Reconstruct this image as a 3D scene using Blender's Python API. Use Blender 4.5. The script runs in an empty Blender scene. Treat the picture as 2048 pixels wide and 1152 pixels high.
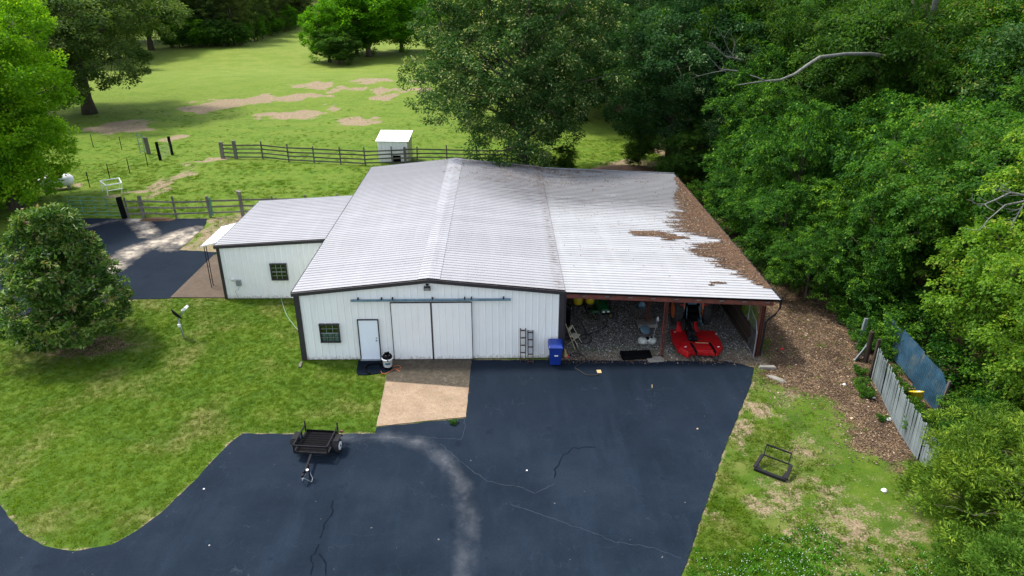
import bpy, math, random
import numpy as np
from mathutils import Vector, Matrix, Euler
from mathutils.geometry import delaunay_2d_cdt
random.seed(7); rng = np.random.default_rng(7)
R = math.radians
sc = bpy.context.scene
C = sc.collection
# ---------------------------------------------------------------- camera
H = 16.8; FPX = 1420.0; TH = R(24.3); YAW = R(.956)
cam = bpy.data.cameras.new('camera'); co = bpy.data.objects.new('camera', cam); C.objects.link(co)
co.location = (0, 0, H); co.rotation_euler = (R(90)-TH, 0, -YAW)
cam.sensor_width = 36; cam.lens = 36*FPX/2048; cam.clip_start = .1; cam.clip_end = 3000
sc.camera = co
# ---------------------------------------------------------------- light
SUN_EL = R(61); SUN_AZ = R(-62)          # azimuth from +Y towards +X
w = bpy.data.worlds.new('World'); sc.world = w; w.use_nodes = True
nt = w.node_tree; nt.nodes.clear()
sky = nt.nodes.new('ShaderNodeTexSky'); sky.sky_type = 'NISHITA'; sky.sun_disc = False
sky.sun_elevation = SUN_EL; sky.sun_rotation = SUN_AZ; sky.air_density = 1.0; sky.dust_density = 2.0; sky.ozone_density = 1.2
bg = nt.nodes.new('ShaderNodeBackground'); bg.inputs[1].default_value = .15
wo = nt.nodes.new('ShaderNodeOutputWorld')
hs = nt.nodes.new('ShaderNodeHueSaturation'); hs.inputs['Saturation'].default_value = .55; nt.links.new(sky.outputs[0], hs.inputs['Color']); nt.links.new(hs.outputs[0], bg.inputs[0]); nt.links.new(bg.outputs[0], wo.inputs[0])
sl = bpy.data.lights.new('sun', 'SUN'); sl.energy = 2.0; sl.angle = R(8); sl.color = (1, .95, .86)
so = bpy.data.objects.new('sun', sl); C.objects.link(so)
sd = Vector((math.sin(SUN_AZ)*math.cos(SUN_EL), math.cos(SUN_AZ)*math.cos(SUN_EL), math.sin(SUN_EL)))
so.rotation_euler = sd.to_track_quat('Z', 'Y').to_euler(); so.location = (0, 0, 60)
vs = sc.view_settings; vs.view_transform = 'Standard'; vs.look = 'None'; vs.gamma = 1; vs.exposure = 1.3
vs.use_curve_mapping = False

# ---------------------------------------------------------------- ground points of the survey
def ray(px, py):
    x = (px-1024)/FPX; y = -(py-576)/FPX
    f = math.cos(TH)+y*math.sin(TH); z = -math.sin(TH)+y*math.cos(TH)
    return (x*math.cos(YAW)+f*math.sin(YAW), f*math.cos(YAW)-x*math.sin(YAW), z)
def sm(t): t = np.clip(t, 0, 1); return t*t*(3-2*t)
def hgt(x, y):
    x = np.asarray(x, float); y = np.asarray(y, float)
    yy = y+.18*(x+40)
    h = 1.6*np.exp(-((yy-112)/13)**2)*sm((y-70)/30)
    h = h+9*sm((y-165)/130)+1.2*np.exp(-((yy-160)/14)**2)*sm((y-90)/30)
    h = h+.25*np.sin(x*.11+1)*np.sin(y*.09)*sm((y-58)/20)
    return h
def G(px, py, z=0.0):
    d = ray(px, py); t = (z-H)/d[2]; return (d[0]*t, d[1]*t)
def GT(px, py):
    d = ray(px, py); z = 0.0
    for _ in range(30):
        t = (z-H)/d[2]; zn = float(hgt(d[0]*t, d[1]*t)); z = z*.5+zn*.5
    return (d[0]*t, d[1]*t, z)
def PY(px, py, Y):
    d = ray(px, py); t = Y/d[1]; return (d[0]*t, H+d[2]*t)

# ---------------------------------------------------------------- materials
MATS = {}
def newmat(name):
    m = bpy.data.materials.new(name); m.use_nodes = True; m.node_tree.nodes.clear(); MATS[name] = m
    return m, m.node_tree
def N(t, ty, **kw):
    n = t.nodes.new(ty)
    for k, v in kw.items():
        if k.startswith('i_'):
            key = k[2:]; key = int(key) if key.isdigit() else key.replace('_', ' ')
            n.inputs[key].default_value = v
        else: setattr(n, k, v)
    return n
def ramp(t, fac, stops):
    r = t.nodes.new('ShaderNodeValToRGB'); e = r.color_ramp.elements
    e[0].position = stops[0][0]; e[0].color = (*stops[0][1], 1)
    e[1].position = stops[-1][0]; e[1].color = (*stops[-1][1], 1)
    for p, c in stops[1:-1]:
        q = e.new(p); q.color = (*c, 1)
    t.links.new(fac, r.inputs[0]); return r.outputs[0]
def noise(t, vec, scale, detail=4, rough=.6, out=0):
    n = N(t, 'ShaderNodeTexNoise', i_Scale=scale, i_Detail=detail, i_Roughness=rough)
    if vec is not None: t.links.new(vec, n.inputs['Vector'])
    return n.outputs[out]
def mixc(t, f, a, b, mode='MIX'):
    m = N(t, 'ShaderNodeMix', data_type='RGBA', blend_type=mode)
    for s, v in ((0, f), (6, a), (7, b)):
        if isinstance(v, (int, float)): m.inputs[s].default_value = v
        elif isinstance(v, tuple): m.inputs[s].default_value = (*v, 1)
        else: t.links.new(v, m.inputs[s])
    return m.outputs[2]
def mth(t, op, a, b=None, clamp=False):
    m = N(t, 'ShaderNodeMath', operation=op, use_clamp=clamp)
    for s, v in ((0, a), (1, b)):
        if v is None: continue
        if isinstance(v, (int, float)): m.inputs[s].default_value = v
        else: t.links.new(v, m.inputs[s])
    return m.outputs[0]
def pos(t, scale=None):
    g = N(t, 'ShaderNodeNewGeometry')
    if scale is None: return g.outputs[0]
    m = N(t, 'ShaderNodeMapping'); m.inputs['Scale'].default_value = scale
    t.links.new(g.outputs[0], m.inputs[0]); return m.outputs[0]
def attr(t, name): return N(t, 'ShaderNodeAttribute', attribute_name=name).outputs['Fac']
def finish(t, col, rough=.6, metal=0, bump=None, bstr=.3, bdist=.02, spec=.5, extra=None):
    p = N(t, 'ShaderNodeBsdfPrincipled'); o = N(t, 'ShaderNodeOutputMaterial')
    if isinstance(col, tuple): p.inputs['Base Color'].default_value = (*col, 1)
    else: t.links.new(col, p.inputs['Base Color'])
    if isinstance(rough, (int, float)): p.inputs['Roughness'].default_value = rough
    else: t.links.new(rough, p.inputs['Roughness'])
    p.inputs['Metallic'].default_value = metal; p.inputs['Specular IOR Level'].default_value = spec
    if bump is not None:
        b = N(t, 'ShaderNodeBump', i_Strength=bstr, i_Distance=bdist); t.links.new(bump, b.inputs['Height'])
        t.links.new(b.outputs[0], p.inputs['Normal'])
    t.links.new(p.outputs[0], o.inputs[0]); return p
def simple(name, c, rough=.5, metal=0, var=.25, scale=6, bstr=.15, dirt=None, spec=.5):
    m, t = newmat(name); v = pos(t)
    n1 = noise(t, v, scale, 5)
    lo = tuple(x*(1-var) for x in c); hi = tuple(min(1, x*(1+var)) for x in c)
    col = ramp(t, n1, [(.3, lo), (.7, hi)])
    if dirt:
        n2 = noise(t, v, scale*.6, 6, .7)
        f = ramp(t, n2, [(.52, (0, 0, 0)), (.68, (1, 1, 1))]); col = mixc(t, f, col, dirt)
    rr = ramp(t, n1, [(.3, (rough*.8,)*3), (.7, (min(1, rough*1.2),)*3)])
    finish(t, col, rr, metal, noise(t, v, scale*6, 3), bstr, .004, spec); return m

def mat_ground():
    m, t = newmat('ground_soil_and_grass'); v = pos(t)
    big = noise(t, v, .35, 4, .6); mid = noise(t, v, 1.7, 5, .65); fine = noise(t, v, 14, 4, .7); vf = noise(t, v, 55, 2, .7)
    lmid = noise(t, v, .7, 6, .7); lawn = ramp(t, lmid, [(.3, (.045, .098, .006)), (.5, (.072, .135, .008)), (.66, (.105, .165, .012)), (.8, (.13, .16, .03))])
    dry = ramp(t, fine, [(.35, (.17, .15, .055)), (.7, (.30, .25, .11))])
    lawn = mixc(t, ramp(t, big, [(.50, (0, 0, 0)), (.70, (.55, .55, .55))]), lawn, dry)
    past = ramp(t, mid, [(.3, (.045, .100, .005)), (.5, (.085, .165, .008)), (.7, (.155, .225, .017))])
    patch = noise(t, pos(t, (.25, .5, 1)), 1, 5, .6)
    past = mixc(t, ramp(t, patch, [(.4, (0, 0, 0)), (.6, (.8, .8, .8))]), past, (.135, .195, .020))
    past = mixc(t, attr(t, 'far'), past, mixc(t, ramp(t, big, [(.4, (0, 0, 0)), (.6, (1, 1, 1))]), (.15, .215, .026), (.195, .245, .042)))
    col = mixc(t, attr(t, 'pasture'), lawn, past)
    dk = ramp(t, vf, [(.25, (.45, .45, .45)), (.7, (1.25, 1.25, 1.25))])
    col = mixc(t, 1.0, col, dk, 'MULTIPLY')
    def edge(a, k=.9):   # attribute + noise broken edge
        s = mth(t, 'ADD', attr(t, a), mth(t, 'MULTIPLY', mth(t, 'SUBTRACT', mid, .5), k))
        s = mth(t, 'ADD', s, mth(t, 'MULTIPLY', mth(t, 'SUBTRACT', fine, .5), k*1.1))
        s = mth(t, 'ADD', s, mth(t, 'MULTIPLY', mth(t, 'SUBTRACT', noise(t, v, .55, 5, .7), .5), k*.8))
        return ramp(t, s, [(.40, (0, 0, 0)), (.60, (1, 1, 1))])
    soil = ramp(t, fine, [(.3, (.09, .064, .036)), (.5, (.20, .15, .09)), (.7, (.34, .265, .165))])
    soil = mixc(t, ramp(t, noise(t, v, 5, 5, .7), [(.45, (0, 0, 0)), (.6, (1, 1, 1))]), soil, (.30, .235, .15))
    col = mixc(t, edge('dirt'), col, soil)
    vor = N(t, 'ShaderNodeTexVoronoi', i_Scale=26.0); t.links.new(v, vor.inputs['Vector'])
    sp = N(t, 'ShaderNodeSeparateColor'); t.links.new(vor.outputs['Color'], sp.inputs[0])
    lit = ramp(t, sp.outputs[0], [(0, (.022, .015, .009)), (.3, (.060, .036, .020)), (.6, (.11, .068, .038)), (.85, (.18, .12, .072)), (1, (.27, .20, .13))])
    lit = mixc(t, 1.0, lit, ramp(t, noise(t, v, .8, 5, .65), [(.32, (.5, .45, .4)), (.5, (1, 1, 1)), (.68, (1.6, 1.6, 1.55))]), 'MULTIPLY')
    col = mixc(t, edge('litter', .8), col, lit)
    vo2 = N(t, 'ShaderNodeTexVoronoi', i_Scale=34.0); t.links.new(v, vo2.inputs['Vector']); sp2 = N(t, 'ShaderNodeSeparateColor'); t.links.new(vo2.outputs['Color'], sp2.inputs[0])
    gr = ramp(t, sp2.outputs[1], [(0, (.04, .038, .034)), (.5, (.15, .14, .125)), (1, (.34, .32, .29))])
    col = mixc(t, attr(t, 'gravel'), col, mixc(t, 1.0, gr, ramp(t, noise(t, v, .8, 3), [(.3, (.7, .62, .5)), (.6, (1, 1, 1))]), 'MULTIPLY'))
    bm = mth(t, 'ADD', mth(t, 'MULTIPLY', fine, .8), mth(t, 'MULTIPLY', vf, .5))
    bm = mth(t, 'ADD', bm, mth(t, 'MULTIPLY', mid, 1.2))
    finish(t, col, .95, 0, bm, .8, .06, .2); return m

def mat_asphalt():
    m, t = newmat('sealed_asphalt'); v = pos(t)
    a = noise(t, v, .28, 5, .6); b = noise(t, pos(t, (1.2, .25, 1)), 1.0, 4); f = noise(t, v, 42, 4, .8); md = noise(t, v, 3, 6, .7)
    base = ramp(t, a, [(.3, (.0062, .0118, .0205)), (.5, (.0100, .0178, .0300)), (.7, (.0165, .0265, .0405))])
    base = mixc(t, ramp(t, b, [(.50, (0, 0, 0)), (.75, (.35, .35, .35))]), base, (.022, .036, .060))
    base = mixc(t, ramp(t, md, [(.6, (0, 0, 0)), (.75, (.4, .4, .4))]), base, (.016, .038, .068))
    grit = ramp(t, f, [(.3, (.55, .55, .55)), (.6, (1.1, 1.1, 1.1)), (.78, (2.2, 2.2, 2.2))])
    base = mixc(t, 1.0, base, grit, 'MULTIPLY')
    sp = noise(t, v, 5.5, 2, .5)
    base = mixc(t, ramp(t, sp, [(.765, (0, 0, 0)), (.78, (.5, .5, .5))]), base, (.25, .22, .19))
    oil = ramp(t, noise(t, v, 1.35, 3, .55), [(.66, (0, 0, 0)), (.74, (.7, .7, .7))]); base = mixc(t, oil, base, (.005, .009, .017))
    sy = N(t, 'ShaderNodeSeparateXYZ'); t.links.new(v, sy.inputs[0]); sl_ = mth(t, 'ADD', mth(t, 'MULTIPLY', mth(t, 'SUBTRACT', sy.outputs[1], 21.0), .13), mth(t, 'MULTIPLY', mth(t, 'SUBTRACT', a, .5), 1.5)); base = mixc(t, ramp(t, sl_, [(.0, (0, 0, 0)), (1, (.55, .55, .55))]), base, (.0050, .0095, .0175))
    wn = mth(t, 'ADD', attr(t, 'worn'), mth(t, 'MULTIPLY', mth(t, 'SUBTRACT', noise(t, v, 1.6, 6, .7), .5), .9))
    wf = ramp(t, wn, [(.35, (0, 0, 0)), (.9, (.5, .5, .5)), (1.2, (.85, .85, .85))])
    wf = mixc(t, 1.0, wf, ramp(t, noise(t, v, .9, 4, .6), [(.40, (.22, .22, .22)), (.58, (1, 1, 1))]), 'MULTIPLY')
    wc = mixc(t, attr(t, 'pale'), ramp(t, f, [(.3, (.050, .057, .070)), (.7, (.11, .118, .13))]), (.50, .43, .34))
    col = mixc(t, wf, base, wc)
    ln = noise(t, pos(t, (1, 1, 1)), 1.1, 2, .5)
    d = mth(t, 'ABSOLUTE', mth(t, 'SUBTRACT', ln, .5)); hair = ramp(t, d, [(.0, (.22, .22, .22)), (.005, (0, 0, 0))])
    hm = ramp(t, noise(t, v, .5, 2), [(.52, (0, 0, 0)), (.6, (1, 1, 1))])
    col = mixc(t, mixc(t, 1.0, hair, hm, 'MULTIPLY'), col, (.07, .09, .11))
    finish(t, col, .92, 0, f, .5, .008, .10); return m

def mat_concrete(name, tone, banded=True):
    m, t = newmat(name); v = pos(t)
    a = noise(t, v, 1.1, 5, .65); f = noise(t, v, 38, 3, .75); b = noise(t, v, 4.5, 6, .75)
    col = ramp(t, a, [(.3, tuple(x*.8 for x in tone)), (.7, tuple(min(1, x*1.15) for x in tone))])
    col = mixc(t, ramp(t, b, [(.44, (0, 0, 0)), (.70, (.5, .5, .5))]), col, (tone[0]*.68, tone[1]*.48, tone[2]*.36))
    col = mixc(t, 1.0, col, ramp(t, f, [(.3, (.5, .48, .46)), (.5, (1, 1, 1)), (.75, (1.4, 1.38, 1.35))]), 'MULTIPLY')
    if banded:   # dark brown band along the wall, ending at a straight line
        s = attr(t, 'dark_band')
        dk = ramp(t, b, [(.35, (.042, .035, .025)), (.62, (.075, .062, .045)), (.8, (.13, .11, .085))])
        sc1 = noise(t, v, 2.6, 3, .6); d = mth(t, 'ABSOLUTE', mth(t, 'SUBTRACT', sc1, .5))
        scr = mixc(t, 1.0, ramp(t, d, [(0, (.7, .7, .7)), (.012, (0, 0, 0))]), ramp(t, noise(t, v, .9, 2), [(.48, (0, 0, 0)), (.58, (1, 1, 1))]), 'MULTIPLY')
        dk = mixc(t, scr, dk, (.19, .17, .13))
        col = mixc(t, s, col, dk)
    finish(t, col, .9, 0, f, .4, .01, .2); return m

def mat_roof(name, c, stripe, back=True):
    m, t = newmat(name); v = pos(t)
    oi = N(t, 'ShaderNodeObjectInfo').outputs['Random']
    st = noise(t, pos(t, (.35, 3.4, 1)), 1.0, 6, .75)
    al = noise(t, pos(t, (1.6, .12, 1)), 1.0, 3, .5)
    col = ramp(t, oi, [(0, tuple(x*.93 for x in c)), (1, tuple(x*1.05 for x in c))])
    col = mixc(t, ramp(t, al, [(.45, (0, 0, 0)), (.7, (.35, .35, .35))]), col, tuple(min(.85, x*1.22) for x in c))
    col = mixc(t, ramp(t, st, [(.55, (0, 0, 0)), (.78, (stripe,)*3)]), col, (.20, .18, .16))
    sx = N(t, 'ShaderNodeSeparateXYZ'); t.links.new(v, sx.inputs[0])
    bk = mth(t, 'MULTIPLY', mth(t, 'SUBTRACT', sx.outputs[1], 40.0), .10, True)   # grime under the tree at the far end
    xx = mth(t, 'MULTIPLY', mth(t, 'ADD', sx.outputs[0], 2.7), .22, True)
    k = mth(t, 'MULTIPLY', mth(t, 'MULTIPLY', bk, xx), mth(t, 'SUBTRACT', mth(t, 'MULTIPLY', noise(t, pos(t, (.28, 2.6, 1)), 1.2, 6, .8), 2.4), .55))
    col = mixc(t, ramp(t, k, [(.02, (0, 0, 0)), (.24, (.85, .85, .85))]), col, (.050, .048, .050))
    sc_ = mth(t, 'LESS_THAN', mth(t, 'PINGPONG', sx.outputs[0], .76), .012)
    col = mixc(t, mth(t, 'MULTIPLY', sc_, .10), col, (.12, .11, .10))
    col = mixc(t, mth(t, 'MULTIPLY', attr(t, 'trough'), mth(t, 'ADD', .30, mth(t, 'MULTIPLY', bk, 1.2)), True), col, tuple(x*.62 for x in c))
    # rust coloured dirt on the lap at the lean-to joint
    jd = mth(t, 'ABSOLUTE', mth(t, 'SUBTRACT', sx.outputs[0], 2.65))
    jm = mth(t, 'MULTIPLY', ramp(t, jd, [(.0, (1, 1, 1)), (.35, (0, 0, 0))]), ramp(t, noise(t, pos(t, (1, 4, 1)), 2.5, 4, .7), [(.46, (0, 0, 0)), (.62, (1, 1, 1))]))
    col = mixc(t, mth(t, 'MULTIPLY', jm, .75), col, (.09, .05, .03))
    finish(t, col, .62, .0, noise(t, v, 3, 2), .06, .02, .15); return m

def mat_wall():
    m, t = newmat('white_wall_metal'); v = pos(t); sx = N(t, 'ShaderNodeSeparateXYZ'); t.links.new(v, sx.inputs[0])
    col = ramp(t, noise(t, v, .9, 4), [(.3, (.83, .83, .80)), (.7, (.88, .875, .84))])
    st = noise(t, pos(t, (3, 3, .35)), 1.0, 5, .7); col = mixc(t, ramp(t, st, [(.55, (0, 0, 0)), (.78, (.35, .35, .35))]), col, (.55, .52, .45))
    mud = mth(t, 'ADD', noise(t, v, 7, 5, .75), mth(t, 'MULTIPLY', mth(t, 'SUBTRACT', .35, sx.outputs[2]), .9))
    col = mixc(t, ramp(t, mud, [(.62, (0, 0, 0)), (.85, (.75, .75, .75))]), col, (.30, .24, .17))
    finish(t, col, .45, 0, noise(t, v, 2, 3), .05, .01, .3); return m
def mat_wood(name, c, axis=2, scale=9):
    m, t = newmat(name)
    tc = N(t, 'ShaderNodeTexCoord'); mp = N(t, 'ShaderNodeMapping')
    s = [scale]*3; s[axis] = scale*.12; mp.inputs['Scale'].default_value = s
    t.links.new(tc.outputs['Object'], mp.inputs[0])
    oi = N(t, 'ShaderNodeObjectInfo').outputs['Random']
    n = noise(t, mp.outputs[0], 1.0, 6, .7)
    col = ramp(t, n, [(.3, tuple(x*.5 for x in c)), (.5, c), (.72, tuple(min(1, x*1.45) for x in c))])
    col = mixc(t, 1.0, col, ramp(t, oi, [(0, (.72, .72, .72)), (1, (1.2, 1.2, 1.2))]), 'MULTIPLY')
    finish(t, col, .9, 0, n, .5, .01, .2); return m

def mat_leaf(name, stops, trans=.45, gloss=.008, rough=.5, hue_obj=.15):
    m, t = newmat(name)
    at = attr(t, 'tint')
    col = ramp(t, at, stops)
    oi = N(t, 'ShaderNodeObjectInfo').outputs['Random']
    col = mixc(t, 1.0, col, ramp(t, oi, [(0, (.80, .88, .85)), (.5, (1, 1, 1)), (1, (1.30, 1.10, .9))]), 'MULTIPLY')
    d = N(t, 'ShaderNodeBsdfDiffuse'); tr = N(t, 'ShaderNodeBsdfTranslucent'); g = N(t, 'ShaderNodeBsdfGlossy', i_Roughness=rough)
    t.links.new(col, d.inputs[0])
    tcol = mixc(t, 1.0, col, (1.5, 1.5, .55), 'MULTIPLY'); t.links.new(tcol, tr.inputs[0])
    m1 = N(t, 'ShaderNodeMixShader'); m1.inputs[0].default_value = trans
    t.links.new(d.outputs[0], m1.inputs[1]); t.links.new(tr.outputs[0], m1.inputs[2])
    m2 = N(t, 'ShaderNodeMixShader'); m2.inputs[0].default_value = gloss
    t.links.new(m1.outputs[0], m2.inputs[1]); t.links.new(g.outputs[0], m2.inputs[2])
    o = N(t, 'ShaderNodeOutputMaterial'); t.links.new(m2.outputs[0], o.inputs[0]); return m

def mat_glass():
    m, t = newmat('window_glass')
    g = N(t, 'ShaderNodeBsdfGlossy', i_Roughness=.04); tr = N(t, 'ShaderNodeBsdfTransparent'); tr.inputs[0].default_value = (.62, .7, .7, 1)
    fr = N(t, 'ShaderNodeFresnel', i_IOR=1.5); k = mth(t, 'ADD', fr.outputs[0], .08)
    mx = N(t, 'ShaderNodeMixShader'); t.links.new(k, mx.inputs[0]); t.links.new(tr.outputs[0], mx.inputs[1]); t.links.new(g.outputs[0], mx.inputs[2])
    o = N(t, 'ShaderNodeOutputMaterial'); t.links.new(mx.outputs[0], o.inputs[0]); return m
def mat_mesh():      # woven wire seen as a fine grid
    m, t = newmat('woven_wire'); v = pos(t)
    sx = N(t, 'ShaderNodeSeparateXYZ'); t.links.new(v, sx.inputs[0])
    a = mth(t, 'PINGPONG', mth(t, 'ADD', mth(t, 'ADD', sx.outputs[0], sx.outputs[1]), sx.outputs[2]), .03)
    b = mth(t, 'PINGPONG', mth(t, 'SUBTRACT', mth(t, 'ADD', sx.outputs[0], sx.outputs[1]), sx.outputs[2]), .03)
    k = mth(t, 'LESS_THAN', mth(t, 'MINIMUM', a, b), .004)
    p = N(t, 'ShaderNodeBsdfPrincipled'); p.inputs['Base Color'].default_value = (.3, .32, .33, 1); p.inputs['Metallic'].default_value = .6
    tr = N(t, 'ShaderNodeBsdfTransparent'); mx = N(t, 'ShaderNodeMixShader')
    t.links.new(k, mx.inputs[0]); t.links.new(tr.outputs[0], mx.inputs[1]); t.links.new(p.outputs[0], mx.inputs[2])
    o = N(t, 'ShaderNodeOutputMaterial'); t.links.new(mx.outputs[0], o.inputs[0]); return m

M = dict(
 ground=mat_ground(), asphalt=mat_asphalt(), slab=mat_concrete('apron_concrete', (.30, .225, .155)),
 pad=mat_concrete('porch_concrete', (.10, .078, .058), False), conc=mat_concrete('plain_concrete', (.24, .23, .205), False),
 roof=mat_roof('main_roof_metal', (.345, .343, .358), .25), roof2=mat_roof('lean_roof_metal', (.385, .388, .398), .75),
 wall=mat_wall(),
 doorw=simple('white_door_paint', (.80, .85, .90), .4, 0, .03, 1, .02),
 trim=simple('dark_brown_trim', (.03, .026, .029), .5, 0, .15, 2, .03),
 red_steel=simple('red_primer_steel', (.16, .045, .032), .7, 0, .35, 3, .1, (.07, .03, .02)),
 dark_steel=simple('dark_painted_steel', (.014, .014, .016), .65, 0, .3, 4, .1, None, .12),
 black=simple('black_plastic', (.005, .005, .006), .8, 0, .3, 5, .1, None, .06), rubber=simple('tyre_rubber', (.022, .022, .023), .85, 0, .3, 8),
 track=simple('blue_grey_rail', (.13, .22, .28), .5, .3, .25, 4), glass=mat_glass(), mesh=mat_mesh(),
 dark_room=simple('dark_interior', (.01, .015, .012), .9), jug=simple('pale_blue_jug', (.28, .42, .5), .3),
 blue=simple('blue_bin_plastic', (.006, .03, .22), .4, 0, .2, 3), grey=simple('grey_metal', (.30, .32, .34), .45, .4, .2, 5),
 white=simple('white_paint', (.80, .80, .80), .4, 0, .06, 2), cream=simple('cream_metal', (.55, .50, .38), .5, 0, .08, 2),
 red=simple('red_implement_paint', (.40, .006, .009), .5, 0, .3, 5, .05, (.20, .02, .015), .3), orange=simple('orange_paint', (.62, .13, .03), .5, 0, .3, 5),
 green=simple('green_mower_paint', (.008, .085, .025), .3, 0, .2, 3), yellow=simple('yellow_paint', (.62, .46, .015), .4, 0, .15, 4),
 pipe_green=simple('green_gate_pipe', (.07, .22, .14), .55, .1, .3, 5, .1, (.16, .10, .06)),
 bark=mat_wood('bark', (.10, .085, .065), 2, 7), bark_pale=mat_wood('pale_bark', (.17, .17, .15), 2, 9), rail=mat_wood('weathered_rail', (.105, .095, .082), 0, 5),
 post=mat_wood('weathered_post', (.16, .145, .125), 2, 6), picket=mat_wood('grey_picket', (.17, .20, .20), 2, 11), plank=mat_wood('dark_plank', (.050, .036, .027), 1, 5),
 sheet=simple('blue_corrugated_sheet', (.030, .085, .135), .5, .2, .3, 2, .1, (.10, .13, .13)), tan=simple('tan_cardboard', (.5, .36, .17), .8),
 dirty=simple('roof_debris', (.095, .048, .021), .95, 0, .6, 14, .6), litterw=simple('white_litter', (.8, .8, .8), .6), redl=simple('red_litter', (.6, .02, .02), .5),
 rust_dark=simple('dark_rust_steel', (.045, .022, .018), .8, 0, .35, 6), rope=simple('garden_hose_green', (.16, .26, .17), .5), cord=simple('orange_cord', (.5, .12, .03), .6), seal=simple('crack_seal', (.0048, .0085, .0150), .95, 0, .3, 9, .1, None, .03),
 sand=simple('bare_mound_soil', (.16, .09, .05), .95, 0, .5, 6, .6), shade_blue=simple('blue_vinyl', (.05, .13, .22), .5), ltan=simple('light_wood', (.5, .38, .22), .6),
)
LG = dict(
 oak=mat_leaf('grey_green_oak_leaves', [(0, (.014, .046, .014)), (.5, (.026, .080, .022)), (.8, (.048, .125, .036)), (.94, (.13, .22, .085)), (1, (.32, .40, .20))], .33),
 oak_light=mat_leaf('lighter_oak_leaves', [(0, (.028, .070, .020)), (.5, (.055, .115, .034)), (.8, (.095, .17, .055)), (.94, (.18, .26, .11)), (1, (.36, .42, .24))], .4),  # brighter mix of the oak leaf colours, for the pasture oak
 oak2=mat_leaf('deep_green_leaves', [(0, (.020, .060, .008)), (.5, (.038, .105, .013)), (.85, (.080, .17, .022)), (1, (.18, .26, .05))], .45),
 lime=mat_leaf('bright_lime_leaves', [(0, (.055, .145, .005)), (.5, (.125, .29, .008)), (1, (.31, .48, .02))], .45),
 maple=mat_leaf('fresh_green_leaves', [(0, (.009, .040, .005)), (.5, (.024, .092, .008)), (.80, (.078, .20, .014)), (1, (.20, .36, .03))], .34),
 near=mat_leaf('olive_green_maple_leaves', [(0, (.022, .085, .010)), (.5, (.055, .155, .015)), (.85, (.12, .25, .028)), (1, (.26, .24, .05))], .45),
 near_light=mat_leaf('light_maple_leaves', [(0, (.045, .12, .010)), (.5, (.10, .22, .016)), (.85, (.19, .33, .03)), (1, (.33, .36, .06))], .45),
 cedar=mat_leaf('yellow_green_cedar_sprays', [(0, (.026, .070, .008)), (.5, (.070, .155, .014)), (.85, (.15, .26, .03)), (1, (.26, .38, .05))], .3),
 pine=mat_leaf('pine_needles', [(0, (.035, .065, .016)), (.5, (.070, .12, .028)), (1, (.13, .18, .05))], .3),
 magnolia=mat_leaf('glossy_magnolia_leaves', [(0, (.014, .042, .008)), (.35, (.040, .105, .014)), (.65, (.10, .19, .026)), (.90, (.22, .29, .08)), (.91, (.27, .19, .10)), (1, (.33, .25, .13))], .25, .022, .35),
 field=mat_leaf('field_tree_leaves', [(0, (.034, .125, .005)), (.5, (.075, .22, .008)), (1, (.15, .34, .012))], .45),
 grass=None)
def mat_blades(name, a, b, c, dry, fresh=None):
    m, t = newmat(name); v = pos(t)
    oi = N(t, 'ShaderNodeObjectInfo').outputs['Random']
    k = mth(t, 'ADD', mth(t, 'MULTIPLY', noise(t, v, .7, 6, .7), .62), mth(t, 'MULTIPLY', oi, .38))
    col = ramp(t, k, [(.28, a), (.5, b), (.70, c)])
    if fresh:
        sx = N(t, 'ShaderNodeSeparateXYZ'); t.links.new(v, sx.inputs[0])
        f = mth(t, 'MULTIPLY', mth(t, 'MULTIPLY', mth(t, 'SUBTRACT', -7.0, sx.outputs[0]), .1, True), mth(t, 'MULTIPLY', mth(t, 'SUBTRACT', 29.0, sx.outputs[1]), .09, True), True)
        f = mth(t, 'MULTIPLY', f, ramp(t, noise(t, v, .3, 4), [(.3, (.3, .3, .3)), (.6, (1, 1, 1))])); col = mixc(t, f, col, fresh)
    dn = mth(t, 'ADD', mth(t, 'MULTIPLY', noise(t, v, .35, 4, .6), .75), mth(t, 'MULTIPLY', oi, .2))
    col = mixc(t, ramp(t, dn, [(.50, (0, 0, 0)), (.66, (.6, .6, .6))]), col, dry)
    d = N(t, 'ShaderNodeBsdfDiffuse'); tr = N(t, 'ShaderNodeBsdfTranslucent'); mx = N(t, 'ShaderNodeMixShader'); mx.inputs[0].default_value = .35
    t.links.new(col, d.inputs[0]); t.links.new(col, tr.inputs[0]); t.links.new(d.outputs[0], mx.inputs[1]); t.links.new(tr.outputs[0], mx.inputs[2])
    o = N(t, 'ShaderNodeOutputMaterial'); t.links.new(mx.outputs[0], o.inputs[0]); return m
def mat_random(name, stops, rough=.8):
    m, t = newmat(name); oi = N(t, 'ShaderNodeObjectInfo').outputs['Random']
    finish(t, ramp(t, oi, stops), rough); return m
M['lawn_blades'] = mat_blades('lawn_blades', (.058, .115, .007), (.092, .165, .010), (.145, .22, .017), (.165, .155, .045), (.165, .27, .018))
M['past_blades'] = mat_blades('pasture_blades', (.058, .125, .006), (.100, .185, .009), (.175, .245, .020), (.20, .215, .045))
M['clover'] = mat_blades('clover_leaves', (.035, .12, .008), (.065, .19, .014), (.12, .26, .025), (.14, .22, .03))
M['dead_leaf'] = mat_random('dead_leaves', [(0, (.025, .016, .009)), (.4, (.070, .042, .023)), (.75, (.135, .085, .048)), (.93, (.24, .17, .11)), (1, (.42, .34, .25))])
M['stone'] = mat_random('gravel_stones', [(0, (.04, .038, .035)), (.5, (.14, .13, .12)), (.9, (.30, .285, .26)), (1, (.7, .7, .7))])
M['flower'] = mat_random('clover_flowers', [(0, (.55, .58, .5)), (1, (.85, .85, .8))])

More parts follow.
